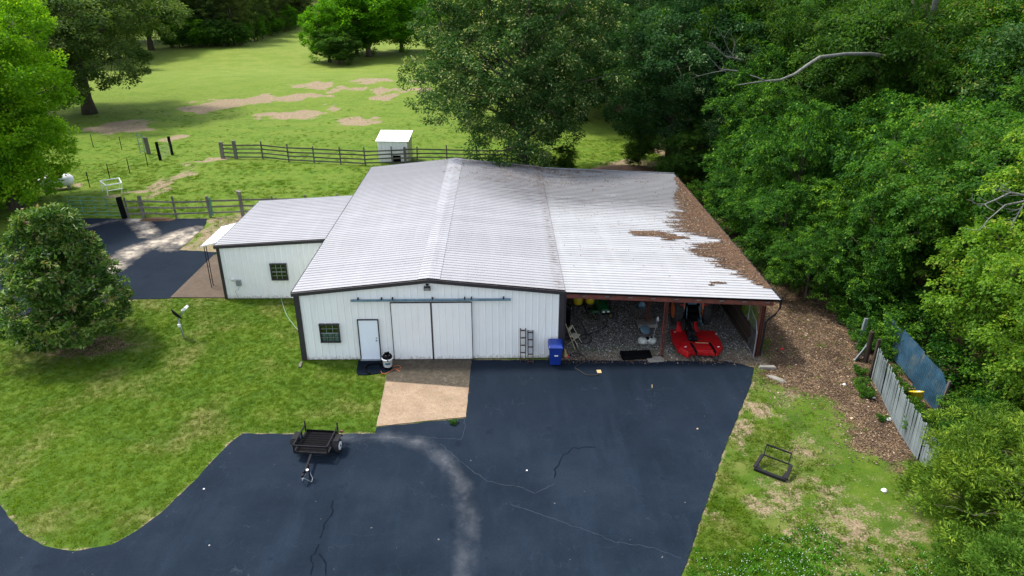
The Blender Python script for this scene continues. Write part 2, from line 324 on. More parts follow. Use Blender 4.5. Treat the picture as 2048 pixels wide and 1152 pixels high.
# ---------------------------------------------------------------- mesh helpers
class MB:
    def __init__(s): s.V = []; s.F = []
    def add(s, vs, fs):
        o = len(s.V); s.V += [tuple(v) for v in vs]; s.F += [tuple(i+o for i in f) for f in fs]; return s
    def box(s, c, d, rot=None):
        hx, hy, hz = d[0]/2, d[1]/2, d[2]/2
        vs = [Vector((x, y, z)) for x in (-hx, hx) for y in (-hy, hy) for z in (-hz, hz)]
        if rot is not None:
            e = Euler(rot).to_matrix(); vs = [e @ v for v in vs]
        return s.add([v+Vector(c) for v in vs], [(0, 1, 3, 2), (4, 6, 7, 5), (0, 4, 5, 1), (2, 3, 7, 6), (0, 2, 6, 4), (1, 5, 7, 3)])
    def bar(s, p0, p1, w, h=None, up=(0, 0, 1)):
        h = w if h is None else h
        p0 = Vector(p0); p1 = Vector(p1); d = (p1-p0).normalized(); u = Vector(up)
        if abs(d.dot(u)) > .98: u = Vector((0, 1, 0))
        a = d.cross(u).normalized()*w/2; b = a.cross(d).normalized()*h/2
        vs = [p0-a-b, p0+a-b, p0+a+b, p0-a+b, p1-a-b, p1+a-b, p1+a+b, p1-a+b]
        return s.add(vs, [(0, 3, 2, 1), (4, 5, 6, 7), (0, 1, 5, 4), (1, 2, 6, 5), (2, 3, 7, 6), (3, 0, 4, 7)])
    def cyl(s, p0, p1, r0, r1=None, n=12, cap=True):
        r1 = r0 if r1 is None else r1
        p0 = Vector(p0); p1 = Vector(p1); d = (p1-p0).normalized()
        u = Vector((0, 0, 1)) if abs(d.z) < .95 else Vector((1, 0, 0))
        a = d.cross(u).normalized(); b = d.cross(a)
        vs = []
        for p, r in ((p0, r0), (p1, r1)):
            for i in range(n):
                t = 2*math.pi*i/n; vs.append(p+a*math.cos(t)*r+b*math.sin(t)*r)
        fs = [(i, (i+1) % n, n+(i+1) % n, n+i) for i in range(n)]
        if cap: fs += [tuple(range(n-1, -1, -1)), tuple(range(n, 2*n))]
        return s.add(vs, fs)
    def tube(s, pts, r, n=6):
        pts = [Vector(p) for p in pts]; vs = []; rs = r if isinstance(r, (list, tuple)) else [r]*len(pts)
        for i, p in enumerate(pts):
            d = (pts[min(i+1, len(pts)-1)]-pts[max(i-1, 0)]).normalized()
            u = Vector((0, 0, 1)) if abs(d.z) < .9 else Vector((1, 0, 0))
            a = d.cross(u).normalized(); b = d.cross(a)
            for k in range(n):
                t = 2*math.pi*k/n; vs.append(p+(a*math.cos(t)+b*math.sin(t))*rs[i])
        fs = []
        for i in range(len(pts)-1):
            for k in range(n): fs.append((i*n+k, i*n+(k+1) % n, (i+1)*n+(k+1) % n, (i+1)*n+k))
        fs += [tuple(range(n-1, -1, -1)), tuple(range((len(pts)-1)*n, len(pts)*n))]
        return s.add(vs, fs)
    def lathe(s, prof, n=20, c=(0, 0, 0), axis='z'):
        vs = []
        for r, z in prof:
            for k in range(n):
                t = 2*math.pi*k/n
                p = (r*math.cos(t), r*math.sin(t), z)
                if axis == 'x': p = (z, r*math.cos(t), r*math.sin(t))
                if axis == 'y': p = (r*math.cos(t), z, r*math.sin(t))
                vs.append((p[0]+c[0], p[1]+c[1], p[2]+c[2]))
        fs = []
        for i in range(len(prof)-1):
            for k in range(n): fs.append((i*n+k, i*n+(k+1) % n, (i+1)*n+(k+1) % n, (i+1)*n+k))
        fs += [tuple(range(n-1, -1, -1)), tuple(range((len(prof)-1)*n, len(prof)*n))]
        return s.add(vs, fs)
    def prism(s, poly, z0, z1, inset=0):
        n = len(poly); cx = sum(p[0] for p in poly)/n; cy = sum(p[1] for p in poly)/n
        top = [(p[0]+(cx-p[0])*inset, p[1]+(cy-p[1])*inset, z1) for p in poly]
        fs = [(i, (i+1) % n, n+(i+1) % n, n+i) for i in range(n)]+[tuple(range(n-1, -1, -1)), tuple(range(n, 2*n))]
        return s.add([(p[0], p[1], z0) for p in poly]+top, fs)
    def mesh(s, name, mat, smooth=False):
        me = bpy.data.meshes.new(name); me.from_pydata(s.V, [], s.F); me.update()
        if mat: me.materials.append(mat)
        if smooth:
            for p in me.polygons: p.use_smooth = True
        return me
def link(name, me, parent=None, loc=(0, 0, 0), rot=(0, 0, 0)):
    o = bpy.data.objects.new(name, me); C.objects.link(o); o.location = loc; o.rotation_euler = rot
    if parent is not None: o.parent = parent
    return o
def part(name, mb, mat, parent, smooth=False, bevel=0, loc=(0, 0, 0), rot=(0, 0, 0)):
    o = link(name, mb.mesh(name, mat, smooth), parent, loc, rot)
    if bevel:
        b = o.modifiers.new('bevel', 'BEVEL'); b.width = bevel; b.segments = 2; b.limit_method = 'ANGLE'
    return o
def tag(o, label=None, cat=None, group=None, kind=None):
    if label: o['label'] = label
    if cat: o['category'] = cat
    if group: o['group'] = group
    if kind: o['kind'] = kind
    return o
def thing(name, label, cat, loc=(0, 0, 0), rz=0, group=None):
    o = bpy.data.objects.new(name, None); C.objects.link(o); o.location = loc; o.rotation_euler = (0, 0, rz)
    o.empty_display_size = .2
    return tag(o, label, cat, group)
def copy_tree(root, loc, rz=0, scale=1, label=None):
    r = root.copy(); C.objects.link(r); r.location = loc; r.rotation_euler = (0, 0, rz); r.scale = (scale,)*3 if isinstance(scale, (int, float)) else scale
    if label: r['label'] = label
    for ch in list(root.children):
        c = ch.copy(); C.objects.link(c); c.parent = r
        for g in list(ch.children):
            d = g.copy(); C.objects.link(d); d.parent = c
    return r
def sdf(P, poly):
    poly = np.array(poly, float); n = len(poly); d = np.full(len(P), 1e9); ins = np.zeros(len(P), bool)
    for i in range(n):
        a = poly[i]; b = poly[(i+1) % n]; e = b-a; w_ = P-a
        t = np.clip((w_@e)/(e@e+1e-12), 0, 1); q = w_-t[:, None]*e
        d = np.minimum(d, np.hypot(q[:, 0], q[:, 1]))
        c = (a[1] > P[:, 1]) != (b[1] > P[:, 1])
        xi = (b[0]-a[0])*(P[:, 1]-a[1])/(b[1]-a[1]+1e-12)+a[0]
        ins ^= c & (P[:, 0] < xi)
    return np.where(ins, d, -d)
def dline(P, pts):
    d = np.full(len(P), 1e9)
    for i in range(len(pts)-1):
        a = np.array(pts[i], float); b = np.array(pts[i+1], float); e = b-a; w_ = P-a
        t = np.clip((w_@e)/(e@e+1e-12), 0, 1); q = w_-t[:, None]*e
        d = np.minimum(d, np.hypot(q[:, 0], q[:, 1]))
    return d
def setattr_v(me, name, arr):
    a = me.attributes.new(name, 'FLOAT', 'POINT'); a.data.foreach_set('value', np.asarray(arr, np.float32))

# ---------------------------------------------------------------- outlines (from the survey points)
g = lambda L: [G(*p) for p in L]
DRIVE = g([(943, 721), (1127, 721), (1240, 722), (1322, 723), (1450, 723), (1482, 729), (1508, 737), (1503, 765), (1488, 800), (1470, 845), (1452, 890),
           (1437, 930), (1424, 975), (1408, 1020), (1395, 1060), (1378, 1110), (1362, 1152)])+[(5.6, 12), (5, 4), (-22, 4)]+g([(-420, 1100), (-250, 950), (-90, 960), (0, 1010), (22, 1040), (45, 1068), (85, 1092), (150, 1104), (225, 1090), (275, 1062),
           (330, 1020), (385, 967), (430, 918), (460, 887), (486, 868), (600, 870), (750, 868), (753, 856), (850, 845), (932, 837)])
SLAB = [(G(780, 719)[0], 29.17), (G(943, 719)[0], 29.17), G(932, 835), G(850, 843), G(753, 854)]
BACK = g([(160, 437), (280, 438), (415, 438), (408, 456), (387, 474), (357, 501), (435, 505), (428, 512), (341, 597), (270, 599), (150, 612), (60, 630), (0, 648), (-160, 720), (-420, 760), (-420, 560), (-160, 560), (0, 490), (70, 462)])
PAD = [G(428, 511), (-16.05, 41.5), (-15.25, 41.5), (-15.25, 36.08), G(341, 596)]
GRAVEL = [(2.85, 28.8), (7.5, 28.65), (11.3, 28.5), (12.3, 28.3), (12.3, 50.9), (2.85, 50.9)]
LITTER = g([(1530, 610), (1560, 570), (1700, 560), (1900, 560), (1900, 900), (1800, 940), (1730, 900), (1700, 850), (1650, 800), (1560, 770), (1515, 750)])
ELL = [(250, 252, 62, 13, 1), (395, 217, 52, 9, 1), (440, 210, 60, 9, 1), (500, 201, 70, 7, 1), (560, 196, 60, 6, 1), (637, 192, 34, 6, 1), (580, 231, 64, 10, 1), (713, 242, 49, 9, 1),
       (635, 169, 44, 7, 1), (690, 178, 40, 4, 1), (750, 160, 42, 5, 1), (775, 180, 36, 6, 1), (770, 193, 33, 6, 1), (840, 164, 20, 4, 1), (842, 180, 22, 5, 1), (350, 275, 25, 6, 1), (435, 318, 10, 5, 1),
       (945, 208, 35, 6, 1), (670, 213, 10, 4, .8), (145, 375, 22, 7, 1), (455, 438, 45, 8, 1), (1290, 335, 90, 16, .9), (1330, 300, 40, 25, .8)]
TRACK = [g([(250, 395), (300, 375), (345, 350), (385, 330), (440, 318)]), g([(275, 405), (330, 372), (365, 352), (385, 338)])]
GRASSDIRT = g([(360, 501), (400, 474), (418, 456), (480, 433), (500, 410), (520, 440), (470, 470), (440, 503)])
BARE = [(1480, 850, 45, 30), (1520, 820, 40, 25), (1530, 1020, 42, 26), (1590, 1070, 30, 24), (1430, 1035, 25, 15), (1600, 905, 40, 20), (1660, 985, 30, 16), (1500, 1000, 25, 14), (1620, 960, 45, 14), (1580, 790, 40, 14), (1720, 1060, 30, 18), (1480, 890, 16, 30), (1560, 745, 30, 16)]

# ---------------------------------------------------------------- ground sheet
def axis_vals(segs):
    out = []
    for a, b, s in segs:
        n = max(1, int(round((b-a)/s))); out += list(np.linspace(a, b, n, endpoint=False))
    out.append(segs[-1][1]); return np.array(out)
xs = axis_vals([(-500, -120, 38), (-120, -60, 3), (-60, -42, .6), (-42, 26, .3), (26, 60, 1.2), (60, 120, 5), (120, 500, 38)])
ys = axis_vals([(-60, 8, 6), (8, 62, .3), (62, 120, .6), (120, 200, 2.5), (200, 320, 8), (320, 700, 40)])
XX, YY = np.meshgrid(xs, ys); P2 = np.stack([XX.ravel(), YY.ravel()], 1)
ZZ = hgt(P2[:, 0], P2[:, 1])
me = bpy.data.meshes.new('ground'); nx, ny = len(xs), len(ys)
idx = np.arange(nx*ny).reshape(ny, nx)
Q = np.stack([idx[:-1, :-1], idx[:-1, 1:], idx[1:, 1:], idx[1:, :-1]], -1).reshape(-1, 4)
me.vertices.add(nx*ny); me.vertices.foreach_set('co', np.column_stack([P2, ZZ]).ravel())
me.loops.add(Q.size); me.loops.foreach_set('vertex_index', Q.ravel().astype(np.int32))
me.polygons.add(len(Q)); me.polygons.foreach_set('loop_start', np.arange(0, Q.size, 4, dtype=np.int32)); me.update(calc_edges=True)
me.polygons.foreach_set('use_smooth', np.ones(len(Q), bool))
me.materials.append(M['ground'])
def vnoise(P, s, seed=0):
    r_ = np.random.default_rng(seed); out = 0; amp = 1
    for o in range(4):
        k = r_.normal(size=(6, 2))*s*(2**o); ph = r_.uniform(0, 6.28, 6)
        out = out+amp*np.sin(P@k.T+ph).mean(1); amp *= .6
    return out
def masks(P):
    PW = P
    P = P+np.stack([vnoise(P, .8, 21), vnoise(P, .8, 22)], 1)*np.clip((P[:, 1:2]-36)/30, 0, 1)*1.7
    PF = P
    dirt = np.zeros(len(P)); n = len(P)
    for e in ELL:
        cx, cy, _ = GT(e[0], e[1]); rx = abs(GT(e[0]+e[2], e[1])[0]-cx); ry = abs(GT(e[0], e[1]-e[3])[1]-GT(e[0], e[1]+e[3])[1])/2
        q = np.hypot((P[:, 0]-cx)/rx, (P[:, 1]-cy)/ry); dirt = np.maximum(dirt, e[4]*np.clip((1.25-q)*2.2, 0, 1))
    dirt = np.clip(dirt*(.80+.45*vnoise(PW, 1.1, 33)), 0, 1)
    for tr in TRACK: dirt = np.maximum(dirt, (.58+.3*vnoise(PW, .9, 12))*np.clip(1-(dline(P, tr)-.25)/.7, 0, 1))
    dirt = np.maximum(dirt, .62*np.clip(sdf(P, GRASSDIRT)+.8, 0, 1))
    dirt = np.maximum(dirt, .75*np.clip(1-np.abs(sdf(P, DRIVE))/.22, 0, 1))
    dirt = np.maximum(dirt, .7*np.clip(1-np.abs(sdf(P, BACK))/.3, 0, 1))
    for e in BARE:
        cx, cy = G(e[0], e[1]); rx = abs(G(e[0]+e[2], e[1])[0]-cx); ry = abs(G(e[0], e[1]-e[3])[1]-G(e[0], e[1]+e[3])[1])/2
        q = np.hypot((P[:, 0]-cx)/rx, (P[:, 1]-cy)/ry); dirt = np.maximum(dirt, .60*np.clip((1.35-q)*1.1, 0, 1))
    P = PW
    dirt = np.maximum(dirt, .95*np.clip((sdf(P, GRAVEL)+.35)*4, 0, 1))
    rp = np.clip((P[:, 0]-7.5)/2, 0, 1)*np.clip((17.5-P[:, 0])/2, 0, 1)*np.clip((29-P[:, 1])/2, 0, 1)
    dirt = np.maximum(dirt, rp*(.36+.24*vnoise(PW, .8, 44)))
    lit = np.clip(sdf(P, LITTER)/2.6+.5+.25*vnoise(P, 1.2, 61), 0, 1)
    lit = np.maximum(lit, np.clip((P[:, 0]-12.6)/2, 0, 1)*np.clip((P[:, 1]-30)/2, 0, 1))
    lit = np.maximum(lit, np.clip((P[:, 0]-15.5)/2, 0, 1))
    lit = np.maximum(lit, np.clip(1.15-np.hypot((P[:, 0]+20.2)/3.2, (P[:, 1]-30.6)/1.6), 0, .62))
    ob = G(1240, 300); lit *= 1-np.clip(1.6-np.hypot((P[:, 0]-ob[0])/8, (P[:, 1]-ob[1])/14), 0, 1)
    gv = np.clip(sdf(P, GRAVEL)/.5+.5, 0, 1)*(1-.75*np.clip((30.3+.5*vnoise(P, 1.5, 71)-P[:, 1])/.8, 0, 1))
    dirt = dirt*(1-gv)
    past = np.clip((P[:, 1]-43)/3, 0, 1)
    return dirt, lit*(1-gv), gv, past
dm, lm, gm, pm = masks(P2)
for nme, a in (('dirt', dm), ('litter', lm), ('gravel', gm), ('pasture', pm), ('far', .85*np.clip((P2[:, 1]-72)/60, 0, 1))): setattr_v(me, nme, a)
ground = tag(link('ground', me), 'rolling grass ground with bare patches and leaf litter', kind='structure')

# ---------------------------------------------------------------- paved sheets
def densify(poly, step, jit):
    out = []; n = len(poly); r_ = random.Random(3)
    for i in range(n):
        a = Vector(poly[i]); b = Vector(poly[(i+1) % n]); L = (b-a).length; k = max(1, int(L/step)); nn = Vector((-(b-a).y, (b-a).x))/max(L, 1e-6)
        for j in range(k):
            p = a+(b-a)*j/k; 
            if j: p = p+nn*r_.uniform(-jit, jit)
            out.append(p.to_2d() if hasattr(p, 'to_2d') else p)
    return [Vector((p[0], p[1])) for p in out]
def sheet(name, poly, z, th, mat, step=.35, jit=.03, grid=.5, attrs=None):
    b = densify(poly, step, jit); nb = len(b)
    arr = np.array([(p.x, p.y) for p in b]); lo = arr.min(0); hi = arr.max(0)
    gx, gy = np.meshgrid(np.arange(lo[0]+grid/2, hi[0], grid), np.arange(lo[1]+grid/2, hi[1], grid))
    gp = np.stack([gx.ravel(), gy.ravel()], 1); gp = gp[sdf(gp, arr) > grid*.4]
    pts = b+[Vector(p) for p in gp]
    r = delaunay_2d_cdt(pts, [(i, (i+1) % nb) for i in range(nb)], [], 1, 1e-5)
    vs = [(v.x, v.y, z) for v in r[0]]; fs = [tuple(f) for f in r[2]]
    cnt = {}
    for f in fs:
        for i in range(len(f)):
            e = (f[i], f[(i+1) % len(f)]); cnt[e] = 1
    nv = len(vs); vs += [(v[0], v[1], z-th) for v in vs[:nv]]
    sk = [(e[1], e[0], e[0]+nv, e[1]+nv) for e in cnt if (e[1], e[0]) not in cnt]
    me = bpy.data.meshes.new(name); me.from_pydata(vs, [], fs+sk); me.update(); me.materials.append(mat)
    PP = np.array([(v[0], v[1]) for v in vs])
    if attrs:
        for k, fn in attrs.items(): setattr_v(me, k, fn(PP))
    return me
WORN = [g([(640, 876), (760, 872), (840, 885), (890, 920), (925, 980), (938, 1020), (935, 1070), (925, 1152)])+[(-1.6, 10)]]
WORN_B = g([(560, 868), (800, 862), (870, 850)])
def worn_main(P):
    a = np.clip(1.0-dline(P, WORN[0])/.75, 0, 1)
    a = np.maximum(a, .45*np.clip(1-dline(P, [(-22, 14), (-13, 14.5), (-12, 8)])/1.4, 0, 1))
    a = np.maximum(a, .35*np.clip(1-dline(P, g([(1485, 810), (1440, 900), (1410, 985)]))/.5, 0, 1)); return a
tag(link('driveway', sheet('driveway', DRIVE, .03, .06, M['asphalt'], .25, .03, .3, {'worn': worn_main, 'pale': lambda P: P[:, 0]*0})), 'dark sealed asphalt driveway', kind='structure')
WB = [g([(210, 545), (270, 500), (330, 480), (385, 462)]), g([(270, 440), (285, 452), (300, 470)]), g([(390, 470), (330, 500)])]
def worn_back(P):
    a = np.clip(1.35-dline(P, WB[0])/1.1, 0, 1); a = np.maximum(a, np.clip(1.3-dline(P, WB[1])/.9, 0, 1))
    a = np.maximum(a, np.clip(1.2-dline(P, g([(345, 495), (395, 465)]))/1.2, 0, 1))
    a = np.maximum(a, .7*np.clip(1-dline(P, g([(170, 455), (235, 440)]))/.8, 0, 1))
    return a
tag(link('back_driveway', sheet('back_driveway', BACK, .03, .06, M['asphalt'], .4, .05, .4, {'worn': worn_back, 'pale': lambda P: P[:, 0]*0+1})), 'sealed asphalt yard beside the annex', kind='structure')
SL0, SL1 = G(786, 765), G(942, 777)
def dark_band(P):  # mask of the darker apron part between the line and the wall
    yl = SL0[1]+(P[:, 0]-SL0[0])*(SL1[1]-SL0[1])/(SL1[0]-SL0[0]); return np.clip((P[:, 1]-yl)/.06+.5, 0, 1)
tag(link('concrete_apron', sheet('concrete_apron', SLAB, .036, .05, M['slab'], .3, .015, .06, {'dark_band': dark_band})), 'concrete apron in front of the sliding doors', kind='structure')
tag(link('concrete_pad', sheet('concrete_pad', PAD, .05, .08, M['pad'], .5, .0, .8)), 'dark brown concrete pad beside the annex', kind='structure')  # mottled dark brown tone over the whole pad
def strip(pts, w, z, jit=.02, up=0):
    mb = MB(); r_ = random.Random(len(pts)); P_ = []
    for i in range(len(pts)-1):
        a = Vector(pts[i]); b = Vector(pts[i+1]); k = max(1, int((b-a).length/.15))
        for j in range(k):
            p = a+(b-a)*j/k; P_.append((p.x+r_.uniform(-jit, jit), p.y+r_.uniform(-jit, jit)))
    P_.append(pts[-1]); vs = []
    for i, p in enumerate(P_):
        q = Vector(P_[min(i+1, len(P_)-1)])-Vector(P_[max(i-1, 0)]); nn = Vector((-q.y, q.x)).normalized()*w/2*r_.uniform(.6, 1.3)
        vs += [(p[0]+nn.x, p[1]+nn.y, z), (p[0]-nn.x, p[1]-nn.y, z)]
    mb.add(vs, [(2*i, 2*i+1, 2*i+3, 2*i+2) for i in range(len(P_)-1)]); return mb
for pts in ([(1108, 958), (1112, 935), (1128, 912), (1142, 898), (1190, 896)], [(668, 1000), (662, 1030), (645, 1060), (640, 1078)], [(640, 1090), (625, 1115), (622, 1152)], [(640, 1110), (655, 1130), (652, 1152)]):
    tag(part('crack_seal', strip(g(pts), .045, .036, .05), M['seal'], None), 'dark crack sealing line on the driveway', kind='structure')
simple('pale_crack', (.020, .033, .048), .9)
for pts in ([(880, 890), (935, 935), (975, 965), (1040, 975), (1070, 988)], [(1020, 1010), (1080, 1030), (1160, 1058), (1230, 1085), (1300, 1095), (1362, 1118)], [(1070, 988), (1110, 968)], [(930, 838), (928, 870), (920, 880), (790, 872)]):
    tag(part('driveway_crack', strip(g(pts), .018, .036, .04), MATS['pale_crack'], None), 'thin pale crack across the driveway', kind='structure')

# ---------------------------------------------------------------- the barn
BX0, BX1, BY0, BY1 = -9.29, 2.82, 29.15, 50.85; RX = -3.235; EZ = 3.48; RZ = 4.08
AX0, AY0, AY1, AZ0 = -15.28, 36.0, 43.75, 3.18
LX1 = 12.72; LZ1 = 3.0; LY0 = 29.12; LY1 = 50.6
barn = thing('metal_barn', 'long white metal barn with grey ribbed roof, left annex and open carport on the right', 'barn', (0, 0, 0))
def gable(x): return EZ+(RZ-EZ)*(1-abs(x-RX)/(RX-BX0)) if x <= BX1 else EZ
def profile(L, pitch=.305, rw=.035, rd=.02):
    pts = []; x = 0.0
    k = 0
    while True:
        c = k*pitch
        if c > L+1e-6: break
        for dx, d in ((-rw*1.1, 0), (-rw*.5, rd), (rw*.5, rd), (rw*1.1, 0)):
            q = c+dx
            if 0 <= q <= L: pts.append((q, d))
        if c == 0: pts.insert(0, (0, rd))
        k += 1
    if pts[-1][0] < L-1e-6: pts.append((L, 0 if (L/pitch) % 1 > .01 else rd))
    return pts
def wall(parent, p0, p1, topf, z0=0.03, mat=None, nrm=(0, -1), wdt=.915):
    L = math.hypot(p1[0]-p0[0], p1[1]-p0[1]); u = ((p1[0]-p0[0])/L, (p1[1]-p0[1])/L); t = 0
    W = link('wall', MB().bar((p0[0], p0[1], z0+.02), (p1[0], p1[1], z0+.02), .02, .06).mesh('wall', M['trim']), parent)
    while t < L-.02:
        w_ = min(wdt, L-t); pr = profile(w_); vs = []; fs = []
        ox, oy = p0[0]+u[0]*t, p0[1]+u[1]*t
        for s_, d in pr:
            x, y = u[0]*s_+nrm[0]*(d+.012), u[1]*s_+nrm[1]*(d+.012)
            vs.append((x, y, 0)); vs.append((x, y, topf(ox+u[0]*s_, oy+u[1]*s_)-z0))
        fs = [(2*i, 2*i+2, 2*i+3, 2*i+1) for i in range(len(pr)-1)]
        # the ridge falls inside one panel: close enough with one slope break at each profile point
        me = MB().add(vs, fs).mesh('wall_panel', mat or M['wall'])
        link('wall_panel', me, W, (ox, oy, z0)); t += w_
    return W
gt = lambda x, y: gable(x)
wall(barn, (BX0, BY0), (BX1, BY0), gt)
wall(barn, (BX1, BY1), (BX0, BY1), gt, nrm=(0, 1))
wall(barn, (BX0, BY1), (BX0, BY0), lambda x, y: EZ, nrm=(-1, 0))
wall(barn, (BX1, BY0), (BX1, BY1), lambda x, y: EZ, nrm=(1, 0))
at_ = lambda x, y: AZ0+(3.52-AZ0)*(x-AX0)/(BX0-AX0)-.03
wall(barn, (AX0, AY0), (BX0, AY0), at_)
wall(barn, (BX0, AY1), (AX0, AY1), at_, nrm=(0, 1))
wall(barn, (AX0, AY1), (AX0, AY0), lambda x, y: AZ0-.03, nrm=(-1, 0))
def roof(parent, xa, za, xb, zb, y0, y1, mat, nm='roof', dz=0, rd=.032):
    """ribbed sheets running from (xa,za) to (xb,zb), laid side by side along Y"""
    cx = (xa+xb)/2
    base = link(nm, MB().add([(xa, y0+.05, za-.05+dz), (xb, y0+.05, zb-.05+dz), (xb, y1-.05, zb-.05+dz), (xa, y1-.05, za-.05+dz)], [(0, 1, 2, 3)]).mesh(nm, M['red_steel']), parent)
    n = int(round((y1-y0)/.915)); wd = (y1-y0)/n; pit = wd/3
    pr = profile(wd, pit, .028, rd); 
    vs = []; tr = []
    for s_, d in pr:
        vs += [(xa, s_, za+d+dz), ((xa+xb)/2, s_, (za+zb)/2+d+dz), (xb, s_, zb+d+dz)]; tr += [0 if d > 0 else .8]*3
    fs = []
    for i in range(len(pr)-1): fs += [(3*i, 3*i+1, 3*i+4, 3*i+3), (3*i+1, 3*i+2, 3*i+5, 3*i+4)]
    if xb < xa: fs = [tuple(reversed(f)) for f in fs]
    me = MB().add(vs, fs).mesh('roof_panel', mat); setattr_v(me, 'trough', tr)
    r_ = random.Random(int(abs(xa*10)))
    for i in range(n):
        o = link('roof_panel', me, base, (0, y0+i*wd, r_.uniform(0, .004)), (0, 0, r_.uniform(-.0004, .0004)))
    return base
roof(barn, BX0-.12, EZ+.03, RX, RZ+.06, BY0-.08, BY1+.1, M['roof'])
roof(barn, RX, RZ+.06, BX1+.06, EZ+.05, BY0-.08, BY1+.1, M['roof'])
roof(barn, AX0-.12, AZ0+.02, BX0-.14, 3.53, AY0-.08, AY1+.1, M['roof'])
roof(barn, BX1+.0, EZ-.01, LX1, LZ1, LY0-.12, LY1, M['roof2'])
# ridge caps
n = 24; wd = (BY1-BY0+.2)/n; pr = profile(wd, wd/3, .03, .034); vs = []
for s_, d in pr: vs += [(-.5, s_, -.05+d), (0, s_, d+.012), (.5, s_, -.05+d)]
fs = []
for i in range(len(pr)-1): fs += [(3*i, 3*i+1, 3*i+4, 3*i+3), (3*i+1, 3*i+2, 3*i+5, 3*i+4)]
me = MB().add(vs, fs).mesh('ridge_cap', M['roof']); setattr_v(me, 'trough', [0]*len(vs))
for i in range(n): link('ridge_cap', me, barn, (RX, BY0-.09+i*wd, RZ+.082), (0, 0, 0))
# trims
mb = MB()
for a, b in (((BX0-.14, EZ-.06), (RX, RZ-.03)), ((RX, RZ-.03), (BX1+.1, EZ-.06))):
    mb.bar((a[0], BY0-.13, a[1]), (b[0], BY0-.13, b[1]), .05, .17)
part('rake_trim', mb, M['trim'], barn, bevel=.01)
part('rake_trim', MB().bar((AX0-.15, AY0-.13, AZ0-.07), (BX0-.16, AY0-.13, 3.44), .05, .17), M['trim'], barn, bevel=.01)
part('rake_trim', MB().bar((BX0-.14, BY1+.13, EZ-.06), (RX, BY1+.13, RZ-.03), .05, .17).bar((RX, BY1+.13, RZ-.03), (BX1+.1, BY1+.13, EZ-.06), .05, .17), M['trim'], barn)
for nm, x, y in (('corner_trim', BX0+.06, BY0-.04), ('corner_trim', BX1-.06, BY0-.04)):
    part(nm, MB().box((x, y, EZ/2-.05), (.24, .06, EZ-.14)).box((x+(-.10 if x < 0 else .17), y+.15, EZ/2-.05), (.05, .3, EZ-.14)), M['trim'], barn)
part('corner_trim', MB().box((AX0+.02, AY0-.04, AZ0/2-.05), (.15, .06, AZ0-.14)).box((AX0-.05, AY0+.1, AZ0/2-.05), (.05, .25, AZ0-.14)), M['trim'], barn)
part('eave_trim', MB().box((BX0-.15, (BY0+BY1)/2, EZ-.02), (.03, BY1-BY0+.1, .10)), M['dark_steel'], barn)
part('eave_trim', MB().box((AX0-.15, (AY0+AY1)/2, AZ0-.03), (.03, AY1-AY0+.1, .10)), M['dark_steel'], barn)
part('rake_trim', MB().bar((LX1, LY1+.03, LZ1+.03), (BX1+.1, LY1+.03, EZ+.02), .04, .14), M['grey'], barn)
part('rake_trim', MB().bar((LX1, LY0-.10, LZ1-.045), (BX1+.1, LY0-.10, EZ-.055), .03, .06), M['black'], barn)
# sliding doors
def sliding_door(x0, x1):
    w_ = x1-x0; d = link('sliding_door', MB().box(((x0+x1)/2, BY0-.09, 1.52), (w_, .04, 2.92)).mesh('sliding_door', M['wall']), barn)
    pr = profile(w_-.04, (w_-.04)/6, .02, .014); vs = []
    for s_, dd in pr: vs += [(s_, -dd, 0), (s_, -dd, 2.86)]
    link('door_sheet', MB().add(vs, [(2*i, 2*i+2, 2*i+3, 2*i+1) for i in range(len(pr)-1)]).mesh('door_sheet', M['wall']), d, (x0+.02, BY0-.115, .08))
    mb = MB().box((x0+.012, BY0-.122, 1.52), (.035, .03, 2.95)).box((x1-.012, BY0-.122, 1.52), (.035, .03, 2.95)).box(((x0+x1)/2, BY0-.122, 3.0), (w_, .03, .045))
    link('door_edge', mb.mesh('door_edge', M['trim']), d); return d
sliding_door(-5.03, -3.20); sliding_door(-3.18, -1.34)
mb = MB().box((-3.17, BY0-.14, 3.13), (7.2, .10, .085)); part('door_track', mb, M['track'], barn, bevel=.01)
for x in (-6.45, -5.4, -4.9, -3.1, -1.65, -1.35, .1): part('track_bracket', MB().box((x, BY0-.10, 3.2), (.05, .12, .09)).cyl((x, BY0-.17, 3.18), (x, BY0-.2, 3.18), .02, n=6), M['dark_steel'], barn)
